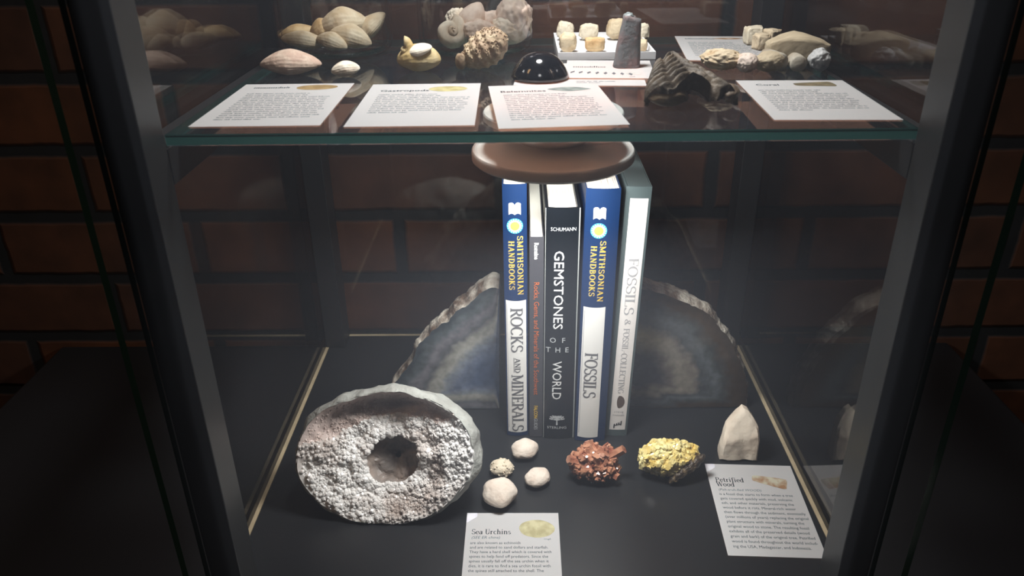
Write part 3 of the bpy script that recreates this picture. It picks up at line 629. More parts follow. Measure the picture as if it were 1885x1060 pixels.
# ------------------------------------------------------------------ agate bookends
def bookend(label, px_outline, core_px, stops, seed, thick):
    yF = 0.5555; pts = [aty(px, py, yF) for px, py in px_outline]; P2 = [Vector((p.x, max(p.z, 0.0006))) for p in pts]
    core = aty(*core_px, yF); c2 = Vector((core.x, core.z)); D = 0.042
    # resample the outline and roughen the natural (curved) part
    dense = []; nP = len(P2)
    for i in range(nP):
        a, b_ = P2[i], P2[(i+1) % nP]; L = max(1, int((b_-a).length/.0022))
        straight = i >= nP-3
        for k in range(L):
            q = a.lerp(b_, k/L); d = (q-c2).normalized()
            if not straight: q = q+d*.0016*fbm((q.x*100, q.y*100, 0), 1.3, seed)
            q.y = max(q.y, .0006); dense.append((q, straight))
    n = len(dense); base = Vector((c2.x, yF+D/2))
    t = thing('agate_bookend', label, 'bookend', (base.x, base.y, 0), group='agate bookends')
    f = MB(); f.ring = []; K = 14
    f.v.append((c2.x-base.x, yF-base.y, c2.y)); f.ring.append(0.0)
    mul = [(.86 if q.y < .002 else .10) if st else 1.0 for q, st in dense]; hmax = max(q.y for q, st in dense)
    for _ in range(3): mul = [(mul[i-1]+2*mul[i]+mul[(i+1) % n])/4 for i in range(n)]
    edge = [1.0 if st else .988-thick*min(1, max(0, (q.y/hmax-.5)/.4)) for q, st in dense]
    for k in range(1, K+1):
        s_ = k/K
        for i, (q, st) in enumerate(dense):
            p = c2.lerp(q, s_*edge[i]*.999); f.v.append((p.x-base.x, yF-base.y, p.y)); f.ring.append(s_*mul[i])
    for i in range(n): f.f.append([0, 1+i, 1+(i+1) % n]); f.m.append(0)
    for k in range(K-1):
        for i in range(n):
            a, b_ = 1+k*n+i, 1+k*n+(i+1) % n; f.f.append([a, a+n, b_+n, b_]); f.m.append(0)
    f.build('polished_face', agate_material('agate_bands_%s' % seed, stops), t)
    r = MB(); J = 9
    for j in range(J+1):
        s_ = j/J; off = yF-base.y+D*s_
        for ii, (q, st) in enumerate(dense):
            d = (q-c2).normalized(); shrink = (edge[ii]+(1.025-edge[ii])*(1-math.exp(-s_*7))-.30*s_**2.4) if not st else 1.0-.30*s_**2.4
            p = c2+(q-c2)*shrink
            if st and abs(q.y) > .001: p = Vector((q.x, p.y))
            p = p+d*(.0022*fbm((p.x*90, off*90, p.y*90), 1.0, seed) if (j and not st) else 0)
            r.v.append((p.x-base.x, off, max(p.y, .0006)))
    for j in range(J):
        for i in range(n):
            a, b_ = j*n+i, j*n+(i+1) % n; r.f.append([a, a+n, b_+n, b_]); r.m.append(0)
    r.f.append([J*n+i for i in range(n)]); r.m.append(0)
    rm = pbr('agate_rind', (.56, .52, .45), .75, noise_scale=60, col2=(.10, .06, .035), ramp=(.38, .62), bump=.9, bump_scale=350)
    r.build('rind', rm, t, smooth=True)
    return t
g = lambda r, gg, b_: (r, gg, b_)
bookend('grey blue agate bookend with a rough rim left of the books',
        [(919, 757), (919, 520), (905, 518), (880, 528), (860, 550), (835, 566), (822, 585), (790, 607), (768, 632), (756, 668), (738, 690), (722, 706), (716, 740), (716, 757)][::-1][:-1]+[(919, 520), (919, 640), (919, 757)],
        (910, 692), [(.0, g(.055, .08, .14)), (.20, g(.075, .105, .175)), (.34, g(.14, .17, .24)), (.44, g(.22, .245, .28)), (.52, g(.33, .33, .30)), (.60, g(.27, .265, .24)), (.68, g(.11, .115, .125)), (.78, g(.17, .165, .185)), (.86, g(.10, .115, .125)), (.97, g(.05, .062, .072))], 11, .055)
bookend('brown grey agate bookend with a white rim right of the books',
        [(1142, 528), (1170, 524), (1205, 528), (1245, 542), (1285, 558), (1318, 582), (1340, 612), (1356, 645), (1370, 678), (1378, 715), (1376, 760)]+[(1250, 760), (1142, 760), (1142, 640)],
        (1152, 688), [(.0, g(.045, .045, .06)), (.26, g(.055, .055, .07)), (.36, g(.16, .14, .125)), (.46, g(.28, .255, .21)), (.56, g(.22, .195, .165)), (.63, g(.07, .078, .085)), (.72, g(.115, .13, .14)), (.80, g(.06, .065, .065)), (.90, g(.055, .036, .022)), (.98, g(.04, .026, .016))], 12, .030)

# ------------------------------------------------------------------ the big geode
def geode():
    e = math.radians(25); roll = math.radians(6); yaw = math.radians(-4)
    a, bb = .0655, .0475
    bottom = at(718, 969, 0)
    n = Vector((math.sin(yaw)*math.cos(e), -math.cos(yaw)*math.cos(e), math.sin(e)))
    u = Vector((math.cos(yaw), math.sin(yaw), 0)); w = n.cross(u)*-1
    if w.z < 0: w = -w
    u, w = u*math.cos(roll)+w*math.sin(roll), w*math.cos(roll)-u*math.sin(roll)
    ctr = bottom+Vector((0, .002, 0))+w*bb*1.0
    t = thing('geode', 'large broken geode with a grey rind and a hollow lined with white crystals', 'geode', (ctr.x, ctr.y+.012, 0))
    base = Vector((ctr.x, ctr.y+.012, 0))
    def R(th):
        c_, s_ = math.cos(th), math.sin(th); r = 1/math.sqrt((c_/a)**2+(s_/bb)**2)
        return r*(1+.035*noise.noise(Vector((c_*1.6, s_*1.6, 3)))+.015*noise.noise(Vector((c_*5, s_*5, 7))))
    def P(th, rr, dep): return ctr+u*(rr*math.cos(th))+w*(rr*math.sin(th))+n*dep-base
    NT = 150
    # rind: outer shell behind the rim, and the broken rim itself
    m = MB(); rings = []
    prof = [(.965, .0015), (.992, .0005), (1.025, -.0045)]+[((1.025+.030*math.sin(2*x))*math.cos(x)**.8 if x < 1.5 else .05, -.003-.047*math.sin(x)) for x in [i*1.5/16 for i in range(1, 17)]]
    for k, (rr, dep) in enumerate(prof):
        for i in range(NT):
            th = 2*PI*i/NT; r0 = R(th)*rr; q = P(th, r0, dep)
            am = .0012 if k < 2 else .0028
            q = q+(q-(ctr-base)).normalized()*am*fbm(q, 55, 2)+n*(.002*fbm((math.cos(th), math.sin(th), k*.1), 9, 5) if k < 2 else 0)
            m.v.append((q.x, q.y, max(q.z, .0004)))
    for k in range(len(prof)-1):
        for i in range(NT):
            a_, b_ = k*NT+i, k*NT+(i+1) % NT; m.f.append([a_, b_, b_+NT, a_+NT]); m.m.append(0)
    m.f.append([(len(prof)-1)*NT+i for i in range(NT)]); m.m.append(0)
    m.build('rind', pbr('grey_rind', (.34, .35, .325), .85, noise_scale=70, col2=(.23, .23, .21), ramp=(.35, .7), bump=.6, bump_scale=300), t, smooth=True)
    # lining: bowl, central hole, dark inner chamber
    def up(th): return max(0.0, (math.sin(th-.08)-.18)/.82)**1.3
    def hole(th): return (.345-.03*math.cos(2*th+.4)+.05*noise.noise(Vector((math.cos(th)*2.4, math.sin(th)*2.4, 9))))
    def lining(th, s_):
        """s_ 0 at the rim, 1 at the lip of the central hole"""
        rr = R(th)*(.975+(hole(th)-.975)*s_)
        bowl = -.0095*s_**1.15
        deep = -.014*up(th)*(1-math.exp(-s_*9))*(1-.75*max(0, s_-.25)/.75)
        return rr, bowl+deep+.001
    off = u*.004-w*.004
    def LP(th, s_):
        rr, dep = lining(th, s_); q = P(th, rr, dep)+off*s_
        return q+n*((.0022*fbm(q, 95, 4)+.0020*fbm(q, 38, 9))*min(1, s_*6))
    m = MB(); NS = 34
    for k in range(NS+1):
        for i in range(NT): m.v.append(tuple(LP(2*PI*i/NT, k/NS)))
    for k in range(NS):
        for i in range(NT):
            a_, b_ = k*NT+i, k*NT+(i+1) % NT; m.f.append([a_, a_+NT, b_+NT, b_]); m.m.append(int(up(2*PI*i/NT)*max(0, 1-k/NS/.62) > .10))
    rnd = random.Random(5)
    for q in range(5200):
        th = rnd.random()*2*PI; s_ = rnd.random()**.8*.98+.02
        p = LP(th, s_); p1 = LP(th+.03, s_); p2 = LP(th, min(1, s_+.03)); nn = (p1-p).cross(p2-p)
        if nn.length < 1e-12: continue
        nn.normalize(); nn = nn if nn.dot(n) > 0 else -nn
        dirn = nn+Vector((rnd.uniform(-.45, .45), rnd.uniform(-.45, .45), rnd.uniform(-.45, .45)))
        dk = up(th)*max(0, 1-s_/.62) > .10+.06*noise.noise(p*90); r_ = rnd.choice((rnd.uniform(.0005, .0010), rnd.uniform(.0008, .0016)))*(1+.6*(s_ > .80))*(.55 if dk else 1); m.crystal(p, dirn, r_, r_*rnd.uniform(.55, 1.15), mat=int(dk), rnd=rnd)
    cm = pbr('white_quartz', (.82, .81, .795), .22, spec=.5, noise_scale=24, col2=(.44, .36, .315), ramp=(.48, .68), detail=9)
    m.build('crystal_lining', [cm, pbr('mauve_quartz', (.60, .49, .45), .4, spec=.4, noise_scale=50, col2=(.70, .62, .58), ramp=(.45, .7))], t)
    m = MB(); prof = [(1.08-.02*i, -.0012*i) for i in range(7)]+[(.96*math.cos(x), -.0074-.007*math.sin(x)) for x in [PI/2*i/14 for i in range(1, 14)]]
    for k, (f_, dd) in enumerate(prof):
        for i in range(NT):
            th = 2*PI*i/NT; rr, dep = lining(th, 1); q = P(th, R(th)*hole(th)*f_, dep+dd-.0005)+off
            m.v.append(tuple(q+n*.0030*fbm(q, 80, 6)*(k > 0)))
    for k in range(len(prof)-1):
        for i in range(NT):
            a_, b_ = k*NT+i, k*NT+(i+1) % NT; m.f.append([a_, a_+NT, b_+NT, b_]); m.m.append(0)
    m.build('inner_chamber', pbr('smoky_quartz', (.235, .205, .185), .4, noise_scale=60, col2=(.34, .275, .235), ramp=(.4, .65)), t)
geode()

# ------------------------------------------------------------------ small fossils and minerals on the base
pale = pbr('pale_urchin_stone', (.66, .58, .50), .85, noise_scale=120, col2=(.56, .455, .375), ramp=(.4, .7), bump=.25, bump_scale=500)
pale2 = pbr('yellowish_urchin_stone', (.64, .56, .43), .85, noise_scale=150, col2=(.50, .41, .30), ramp=(.4, .7), bump=.3, bump_scale=500)
def urchin(label, loc, rx, ry, h, seed, mat, petals=.035, knobs=0, tip=0.0, rot=0):
    def fn(p):
        th = math.atan2(p.y, p.x); lat = math.sqrt(max(0, 1-p.z*p.z))
        k = 1+petals*math.cos(5*th)*lat**1.5+.05*fbm(p, 1.6, seed)+.012*fbm(p, 7, seed)
        z = p.z if p.z > 0 else p.z*.72
        pk = 1+tip*max(0, -p.y)**4
        d = -.10*max(0, p.z)**6
        return Vector((p.x*rx*k, p.y*ry*k*pk, (z+d)*h*.58*k))
    b = blob(fn, 6 if knobs else 5); rest(b)
    if knobs:
        rnd = random.Random(seed); vs = [Vector(v) for v in b.v]
        for i in range(knobs):
            v = vs[rnd.randrange(len(vs))]; r = rnd.uniform(.0006, .0010)
            if v.z < .0015: continue
            s_, f_ = ico(2); b.add([v+q*r for q in s_], f_)
    o = b.build('fossil_urchin', mat, loc=loc, rot=(0, 0, rot), smooth=True)
    return tag(o, label, 'fossil', 'fossil sea urchins')
def mid(px, py, dy=0): p = at(px, py, 0); return Vector((p.x, p.y+dy, 0.0003))
urchin('round pale urchin fossil standing nearest the books', mid(966, 853, .0095), .0108, .0098, .0135, 1, pale, .05, rot=.3)
urchin('smallest pale urchin fossil, covered with tiny bumps', mid(923, 884, .0080), .0090, .0080, .0115, 2, pale2, .03, knobs=60)
urchin('flat pale urchin fossil nearest the red crystal cluster', mid(990, 903, .0085), .0103, .0088, .0110, 3, pale, .03, rot=.8)
urchin('largest pale urchin fossil with a pointed front, just above the sea urchin card', mid(919, 941, .0115), .0128, .0118, .0165, 4, pale, .04, tip=.30, rot=0)

def crystal_cluster():
    p = mid(1096, 903, .0165); rnd = random.Random(8)
    t = thing('crystal_cluster', 'reddish brown cluster of stubby crystals on the black base', 'mineral', p)
    b = MB(); core = lambda q: Vector((q.x*.0165, q.y*.0115, q.z*.0115))*(1+.22*fbm(q, 1.9, 13))+Vector((0, 0, .0135))
    blob(core, 4, b)
    for i in range(260):
        th = rnd.random()*2*PI; z = rnd.uniform(-.75, 1); l = math.sqrt(1-z*z); q = Vector((l*math.cos(th), l*math.sin(th), z))
        d = (q+Vector((rnd.uniform(-.5, .5), rnd.uniform(-.5, .5), rnd.uniform(-.4, .5)))).normalized()
        r = rnd.choice((rnd.uniform(.0008, .0016), rnd.uniform(.0014, .0030))); h = rnd.uniform(.0010, .0038)
        pt = core(q)
        if pt.z+d.z*h < .002: continue
        b.crystal(pt, d, r, h, flat=True, rnd=rnd)
    # the longer crystal leaning out at the upper right and the one at the left
    b.crystal((.0130, -.001, .0205), (.75, -.1, .62), .0036, .0110, flat=True, rnd=rnd)
    b.crystal((-.0145, -.002, .0165), (-.85, -.2, .45), .0036, .0060, flat=True, rnd=rnd)
    b.crystal((.0135, -.008, .0085), (.7, -.6, -.1), .0032, .0050, flat=True, rnd=rnd)
    rest(b, .0003)
    m = pbr('red_aragonite', (.47, .225, .135), .20, spec=.6, noise_scale=110, col2=(.20, .050, .030), ramp=(.46, .70))
    b.build('crystals', m, t)
crystal_cluster()

def yellow_mineral():
    p = mid(1234, 890, .0130); rnd = random.Random(21)
    t = thing('yellow_mineral', 'translucent yellow mineral chunk with a dark brown edge on the black base', 'mineral', p)
    def shape(q): return Vector((q.x*.0225*(1+.12*q.x*0), q.y*.0130+q.x*.0010, q.z*(.0125-.002*q.x)+.0005*q.x))
    def fn(q):
        k = 1+.13*fbm(q, 1.8, 5)+.03*fbm(q, 6, 6); return shape(q)*k+Vector((0, 0, .012))
    b = MB(); blob(fn, 5, b)
    for i in range(520):
        th = rnd.random()*2*PI; z = rnd.uniform(-.6, 1); l = math.sqrt(1-z*z); q = Vector((l*math.cos(th), l*math.sin(th), z))
        if q.x > .25 and q.x*.8-q.z*.9-q.y*.4 > .45: continue
        r = rnd.choice((rnd.uniform(.0006, .0014), rnd.uniform(.0012, .0027))); d = q+Vector((rnd.uniform(-.6, .6), rnd.uniform(-.6, .6), rnd.uniform(-.6, .6)))
        b.crystal(fn(q), d, r, r*rnd.uniform(.5, 1.0), n=6, flat=rnd.random() < .3, rnd=rnd)
    lo = min(v[2] for v in b.v); b.v = [(x, y, z-lo+.0003) for x, y, z in b.v]
    m = pbr('yellow_crystal', (.72, .53, .15), .20, spec=.6, noise_scale=75, col2=(.78, .70, .35), ramp=(.36, .58))
    b.build('crystals', m, t)
    k = MB()
    def fd(q):
        s = Vector((.0120+q.x*.0140, -.0098+q.y*.0045+q.x*.0052, .0085+q.z*.0052+q.x*.0078))
        return s+q*.0006*fbm(q, 3, 9)+Vector((0, 0, .0012*math.sin(22*q.x+4*q.z)*.6))
    blob(fd, 5, k); rest(k, .0006)
    md = pbr('dark_matrix', (.045, .030, .018), .45, noise_scale=220, col2=(.28, .20, .10), ramp=(.5, .75), bump=.5, bump_scale=400)
    k.build('dark_matrix', md, t, smooth=True)
    k = MB(); blob(lambda q: Vector((.004+q.x*.0085, .0045+q.y*.004, .0225+q.z*.0022))+q*.0004*fbm(q, 3, 2), 4, k); k.build('dark_matrix', md, t, smooth=True)
yellow_mineral()

def wedge():
    y0 = .4835; out = [(1326, 851), (1329, 826), (1336, 806), (1344, 792), (1356, 781), (1370, 769), (1379, 763), (1387, 766), (1395, 776), (1401, 789), (1401, 812), (1396, 835), (1394, 852), (1378, 853), (1345, 852)]
    P = [aty(px, py, y0) for px, py in out]; P = [Vector((p.x, max(p.z*.90, .0002))) for p in P]; c = Vector((sum(p.x for p in P)/len(P), .016))
    D = []
    for i in range(len(P)):
        a, b_ = P[i], P[(i+1) % len(P)]; L = max(1, int((b_-a).length/.0016)); D += [a.lerp(b_, k/L) for k in range(L)]
    n = len(D); b = MB(); K = 9
    def y_of(q, s):   # the broken face: a lower plane that leans back and a bevel across the top
        zz = q.y/.034; sl = max(0, (q.y-.0205-.22*(q.x-c.x))/.012)
        return .0016*zz+.0062*sl+.0007*fbm((q.x*120, q.y*60, 1), 1, 4)+.0014*max(0, math.sin((q.x-c.x)*330+q.y*90))*(1-zz)
    b.v.append((0, y_of(c, 0), c.y))
    for k in range(1, K+1):
        for q in D:
            p = c.lerp(q, k/K); b.v.append((p.x-c.x, y_of(p, k/K)+(.0018 if k == K else 0), p.y))
    for i in range(n): b.f.append([0, 1+i, 1+(i+1) % n]); b.m.append(0)
    for k in range(K-1):
        for i in range(n): a, a2 = 1+k*n+i, 1+k*n+(i+1) % n; b.f.append([a, a+n, a2+n, a2]); b.m.append(0)
    o = 1+(K-1)*n
    for j, (dy, sc) in enumerate(((.007, 1.0), (.012, .97), (.016, .86))):
        for q in D:
            p = c+(q-c)*sc; b.v.append((p.x-c.x+.0004*fbm((p.x*200, p.y*200, dy*90), 1, 2), max(y_of(p, 1), .0)+dy-.004*(p.y/.034)*(dy > .01)+.0007*fbm((p.x*150, p.y*150, dy*50), 1, 7), max(p.y, .0002)))
        for i in range(n): a, a2 = o+i, o+(i+1) % n; b.f.append([a, a+n, a2+n, a2]); b.m.append(0)
        o += n
    b.f.append([o+i for i in range(n)]); b.m.append(0)
    ob = b.build('petrified_wood', pbr('cream_petrified_wood', (.74, .65, .53), .75, noise_scale=55, col2=(.58, .47, .37), ramp=(.42, .66), bump=.35, bump_scale=220), loc=(c.x, y0, .0003), smooth='auto')
    tag(ob, 'cream wedge of petrified wood standing upright above its card', 'fossil')
wedge()

# ------------------------------------------------------------------ the glass shelf: jars and their shells
tan = pbr('tan_shell', (.66, .50, .32), .7, noise_scale=90, col2=(.82, .70, .52), ramp=(.4, .65), bump=.4, bump_scale=260)
ochre = pbr('ochre_shell', (.58, .37, .17), .7, noise_scale=90, col2=(.72, .54, .31), ramp=(.4, .65), bump=.4, bump_scale=260)
rose = pbr('rose_shell', (.92, .76, .66), .7, noise_scale=80, col2=(.66, .46, .36), ramp=(.42, .68), bump=.35, bump_scale=260)
creamy = pbr('cream_shell', (.92, .83, .70), .7, noise_scale=80, col2=(.66, .50, .36), ramp=(.42, .68), bump=.35, bump_scale=260)
pinkstone = pbr('pink_brown_shell', (.52, .36, .28), .7, noise_scale=140, col2=(.64, .50, .40), ramp=(.4, .65), bump=.4, bump_scale=300)

def clam_mesh(L, D, H, seed, sharp=1.0):
    def fn(q):
        k = (1-.45*sharp*abs(q.x)**1.6); rg = 1+.012*math.sin(26*q.z+8*q.x*q.x)+.035*fbm(q, 1.7, seed)
        return Vector((q.x*L/2*(1+.05*q.y), q.y*D/2*k*rg, q.z*H/2*k*rg*(1.25 if q.z > 0 else .8)))
    return blob(fn, 5)
def snail_mesh(R, turns, h, seed, ribs=0.0):
    """a tube growing along a spiral, closed at both ends"""
    b = MB(); n, m = int(26*turns), 14; sgn = 1
    for i in range(n+1):
        s = i/n; a = 2*PI*turns*s; rr = R*(.10+.90*s**1.6)*.56; tr = R*(.10+.90*s**1.5)*.50
        tr *= 1+ribs*math.sin(i*1.9)
        c = Vector((rr*math.cos(a), rr*math.sin(a), h*(1-s))); rad = Vector((math.cos(a), math.sin(a), 0))
        for k in range(m):
            t = 2*PI*k/m; b.v.append(tuple(c+rad*tr*math.cos(t)+Vector((0, 0, 1))*tr*.95*math.sin(t)))
    for i in range(n):
        for k in range(m): b.f.append([i*m+k, i*m+(k+1) % m, (i+1)*m+(k+1) % m, (i+1)*m+k]); b.m.append(0)
    b.f.append(list(range(m))[::-1]); b.m.append(0); b.f.append([n*m+k for k in range(m)]); b.m.append(0)
    b.v = [tuple(Vector(v)*(1+.05*fbm(Vector(v)/R, 1.8, seed))) for v in b.v]
    return b
def lump_mesh(rx, ry, rz, seed, amp=.18, sub=5, fine=.07):
    return blob(lambda q: Vector((q.x*rx, q.y*ry, q.z*rz))*(1+amp*fbm(q, 1.4, seed)+fine*fbm(q, 4.5, seed+1)), sub)
def place(b, name, mat, loc, rot, label, cat='shell', group=None):
    R = Matrix.Rotation(rot[2], 3, 'Z') @ Matrix.Rotation(rot[1], 3, 'Y') @ Matrix.Rotation(rot[0], 3, 'X')
    b.v = [tuple(R @ Vector(v)) for v in b.v]; rest(b)
    o = b.build(name, mat, loc=loc, smooth=True); return tag(o, label, cat, group)

def jar(label, cx, cy, r):
    t = thing('glass_jar', label, 'jar', (cx, cy, ZS+.0003))
    H = .135
    b = MB(); b.lathe([(r*.70, 0), (r*.84, .0006), (r*.95, .004), (r, .011), (r, H), (r-.0018, H+.0008), (r-.0026, H), (r-.0026, .012), (r*.94-.0026, .0065), (r*.80, .0045), (.002, .004)], n=72)
    b.f.pop(); b.m.pop(); b.build('jar_body', M['jar_glass'], t, smooth=True)
    b = MB(); b.lathe([(r*.68, .0010), (r*.80, .0014), (r*.88, .0026), (r*.80, .0036), (r*.68, .0040)], n=60); b.build('jar_base', M['jar_base'], t, smooth=True)
    return t
jar('clear glass jar of tan shells behind the brown clam shell', -.1360, .5960, .0415)
jar('clear glass jar of rose and cream shells behind the spiny shell', -.0335, .5965, .0418)
def jz(px, py, y): p = aty(px, py, y); return p
def in_jar(spec, jarlabel, group):
    for kind, px, py, y, dims, rot, mat, label, seed in spec:
        c = aty(px, py, y)
        if kind == 'clam': b = clam_mesh(*dims, seed, .8)
        elif kind == 'snail': b = snail_mesh(*dims, seed)
        else: b = lump_mesh(*dims, seed)
        R = Matrix.Rotation(rot[2], 3, 'Z') @ Matrix.Rotation(rot[1], 3, 'Y') @ Matrix.Rotation(rot[0], 3, 'X')
        b.v = [tuple(R @ Vector(v)) for v in b.v]
        lo = min(v[2] for v in b.v); c.z = max(c.z, ZS+.0062-lo)
        o = b.build('shell', mat, loc=c, smooth=True); tag(o, label, 'shell', group)
in_jar([
    ('clam', 560, 84, .577, (.032, .018, .012), (.1, .15, .1), tan, 'pale clam shell lowest at the left in the left jar', 1),
    ('clam', 612, 90, .571, (.024, .016, .012), (.0, .25, -.3), tan, 'small wedge shaped shell at the front of the left jar', 2),
    ('clam', 548, 62, .600, (.030, .020, .011), (.0, -.15, .0), ochre, 'ochre shell at the upper left in the left jar', 3),
    ('clam', 596, 58, .597, (.021, .018, .016), (.2, -.3, .3), ochre, 'round ochre shell in the middle of the left jar', 4),
    ('clam', 632, 46, .595, (.036, .022, .020), (.0, -.12, .1), tan, 'large tan shell on top of the pile in the left jar', 5),
    ('clam', 646, 74, .578, (.030, .018, .016), (.1, .30, .1), tan, 'pointed tan shell right of the middle in the left jar', 6),
    ('clam', 684, 62, .599, (.030, .018, .014), (.0, -.75, .2), tan, 'tan shell leaning against the right side of the left jar', 7),
], 'left', 'tan shells in the left jar')
in_jar([
    ('snail', 826, 72, .576, (.0145, 2.2, .010), (1.1, .2, .4), creamy, 'cream coiled shell at the left in the right jar', 1),
    ('clam', 874, 40, .590, (.0275, .023, .020), (.0, -1.25, .2), rose, 'pointed pink shell standing up in the middle of the right jar', 2),
    ('lump', 840, 36, .600, (.0075, .008, .0085), (.2, .3, .0), creamy, 'small cream shell at the back left in the right jar', 3),
    ('lump', 905, 55, .592, (.012, .010, .011), (.4, .1, .0), rose, 'pink lump shell right of the middle in the right jar', 4),
    ('lump', 945, 46, .588, (.0125, .0125, .0165), (.0, .25, -.5), rose, 'biggest pink shell on top at the right in the right jar', 5),
    ('lump', 938, 90, .584, (.013, .010, .010), (.0, .2, .4), creamy, 'pale shell at the bottom right in the right jar', 6),
    ('lump', 884, 92, .578, (.012, .010, .009), (.1, .2, .0), rose, 'pink shell at the bottom of the right jar behind the spiny shell', 7),
    ('lump', 842, 96, .582, (.010, .009, .008), (.3, .1, .2), creamy, 'cream shell at the bottom left of the right jar', 8),
], 'right', 'rose and cream shells in the right jar')

place(clam_mesh(.0400, .0240, .0155, 21, .9), 'clam_shell', pinkstone, (-.1500, .5185, ZS+.0003), (0, 0, .03), 'brown pink clam shell lying in front of the left jar')
place(clam_mesh(.0185, .0120, .0095, 22, .5), 'clam_shell', creamy, (-.1130, .5110, ZS+.0003), (.1, -.1, .2), 'small cream clam shell between the brown clam and the yellow shell')

def curled():
    t = thing('curled_shell', 'curled yellow oyster fossil in front of the right jar', 'shell', (-.0675, .5255, ZS+.0003))
    m1 = pbr('yellow_oyster', (.50, .36, .15), .65, noise_scale=70, col2=(.66, .54, .32), ramp=(.4, .66), bump=.5, bump_scale=240)
    b = clam_mesh(.0290, .0210, .0170, 31, .25); rest(b); b.build('valve', m1, t, smooth=True)
    b = snail_mesh(.0075, 1.15, .001, 32, .04); R = Matrix.Rotation(1.25, 3, 'X') @ Matrix.Rotation(.6, 3, 'Z')
    b.v = [tuple(R @ Vector(v)+Vector((-.0085, -.003, .0150))) for v in b.v]; b.build('beak', m1, t, smooth=True)
    b = clam_mesh(.0170, .0120, .0060, 33, .4); R = Matrix.Rotation(.35, 3, 'X') @ Matrix.Rotation(-.25, 3, 'Y')
    b.v = [tuple(R @ Vector(v)+Vector((.0015, -.0050, .0140))) for v in b.v]; b.build('lid', creamy, t, smooth=True)
curled()

def spiny():
    rnd = random.Random(3)
    t = thing('spiny_shell', 'large brown spiny shell in front of the right jar', 'shell', (-.0245, .5290, ZS+.0003))
    m1 = pbr('brown_spiny_shell', (.36, .25, .16), .65, noise_scale=160, col2=(.52, .41, .27), ramp=(.42, .66), bump=.5, bump_scale=380)
    tilt = Matrix.Rotation(-.55, 3, 'Y')
    def fn(q):
        th = math.atan2(q.z, q.y); rg = 1+.05*math.sin(19*q.x)*(1+.5*math.sin(14*th))+.05*fbm(q, 1.8, 8)
        return tilt @ Vector((q.x*.0165, q.y*.0125*rg*(1-.18*q.x), q.z*.0112*rg*(1+.12*q.x)))
    b = blob(fn, 6)
    for i in range(320):
        z = rnd.uniform(-.3, 1); th = rnd.random()*2*PI; l = math.sqrt(1-z*z); q = Vector((l*math.cos(th), l*math.sin(th), z))
        b.crystal(fn(q), tilt @ (q+Vector((.5, 0, .2))), .0005, .0009, n=5, rnd=rnd)
    rest(b, .0002); b.build('body_whorl', m1, t, smooth='auto')
    k = MB()
    for i in range(5):
        a = -.9+.38*i
        blob(lambda q: Vector((-.0145+q.x*.0026-.0006*i+.004*math.cos(a)*0, -.0080+.0030*i*.6+q.y*.0016, .0045+q.z*.0052-.0003*i)), 3, k)
    rest(k, .0002); k.build('ribbed_lip', m1, t, smooth=True)
spiny()

# black dome, cone, tray of small pieces
b = MB(); b.lathe([(.0165, 0), (.0178, .0006), (.0182, .0014), (.0176, .0030), (.0160, .0062), (.0138, .0094), (.0110, .0122), (.0078, .0142), (.0042, .0153), (.0010, .0156)], n=64)
o = b.build('polished_stone', pbr('polished_black_stone', (.008, .009, .012), .10, spec=.7, coat=.6), loc=(.0112, .4985, ZS+.00075), smooth=True)
tag(o, 'shiny black polished stone dome lying on a white card', 'stone')

def cone_stone():
    p = at(1155, 130, ZS)
    b = MB(); n, m = 14, 28; rnd = random.Random(2)
    for i in range(n+1):
        s = i/n
        for k in range(m):
            a = 2*PI*k/m; c_, s_ = [math.copysign(abs(q)**.6, q) for q in (math.cos(a), math.sin(a))]
            r = .0088*(1-.36*s)*(1+.05*noise.noise(Vector((c_*2, s_*2, s*4)))); zt = .031-.0015*c_+.0015*noise.noise(Vector((c_*4, s_*4, 1)))
            b.v.append((r*c_+.0022*s, r*s_*.8, zt*s))
    for i in range(n):
        for k in range(m): b.f.append([i*m+k, i*m+(k+1) % m, (i+1)*m+(k+1) % m, (i+1)*m+k]); b.m.append(0)
    b.f.append([n*m+k for k in range(m)]); b.m.append(0); b.f.append(list(range(m))[::-1]); b.m.append(0)
    blob(lambda q: Vector((-.0002+q.x*.0034, q.y*.0030, .0310+q.z*.0028))+q*.0006*fbm(q, 2, 4), 4, b, 1)
    o = b.build('stone_cone', [pbr('grey_stone', (.145, .150, .155), .6, noise_scale=110, col2=(.22, .15, .145), ramp=(.45, .65), bump=.5, bump_scale=300), pbr('grey_green_tip', (.30, .34, .34), .5, noise_scale=300)], loc=(p.x, p.y+.007, ZS+.00150), smooth=True)
    tag(o, 'blunt grey and rust coloured stone cone standing in front of the white tray', 'stone')
cone_stone()

tx0, tx1, ty0, ty1 = .0250, .0925, .5580, .6450
t = thing('sample_tray', 'white divided tray of small bone coloured fossils on the glass shelf', 'tray', ((tx0+tx1)/2, (ty0+ty1)/2, ZS+.0003))
ow, od = (tx1-tx0)/2, (ty1-ty0)/2
M['tray'] = pbr('white_tray_plastic', (.80, .80, .82), .5)
b = MB(); b.box(-ow, ow, -od, od, 0, .0015); b.build('tray_base', M['tray'], t)
b = MB(); H_ = .0050
b.box(-ow, ow, -od, -od+.0012, .0015, H_); b.box(-ow, ow, od-.0012, od, .0015, H_); b.box(-ow, -ow+.0012, -od+.0012, od-.0012, .0015, H_); b.box(ow-.0012, ow, -od+.0012, od-.0012, .0015, H_)
b.box(-ow+.0012, ow-.0012, -.0006, .0006, .0015, H_); b.build('tray_walls', M['tray'], t)
fossil_bone = pbr('bone_fossil', (.68, .56, .38), .75, noise_scale=120, col2=(.50, .36, .20), ramp=(.45, .70), bump=.5, bump_scale=320)
pale_bone = pbr('pale_bone_fossil', (.76, .68, .53), .75, noise_scale=120, col2=(.62, .50, .34), ramp=(.45, .70), bump=.5, bump_scale=320)
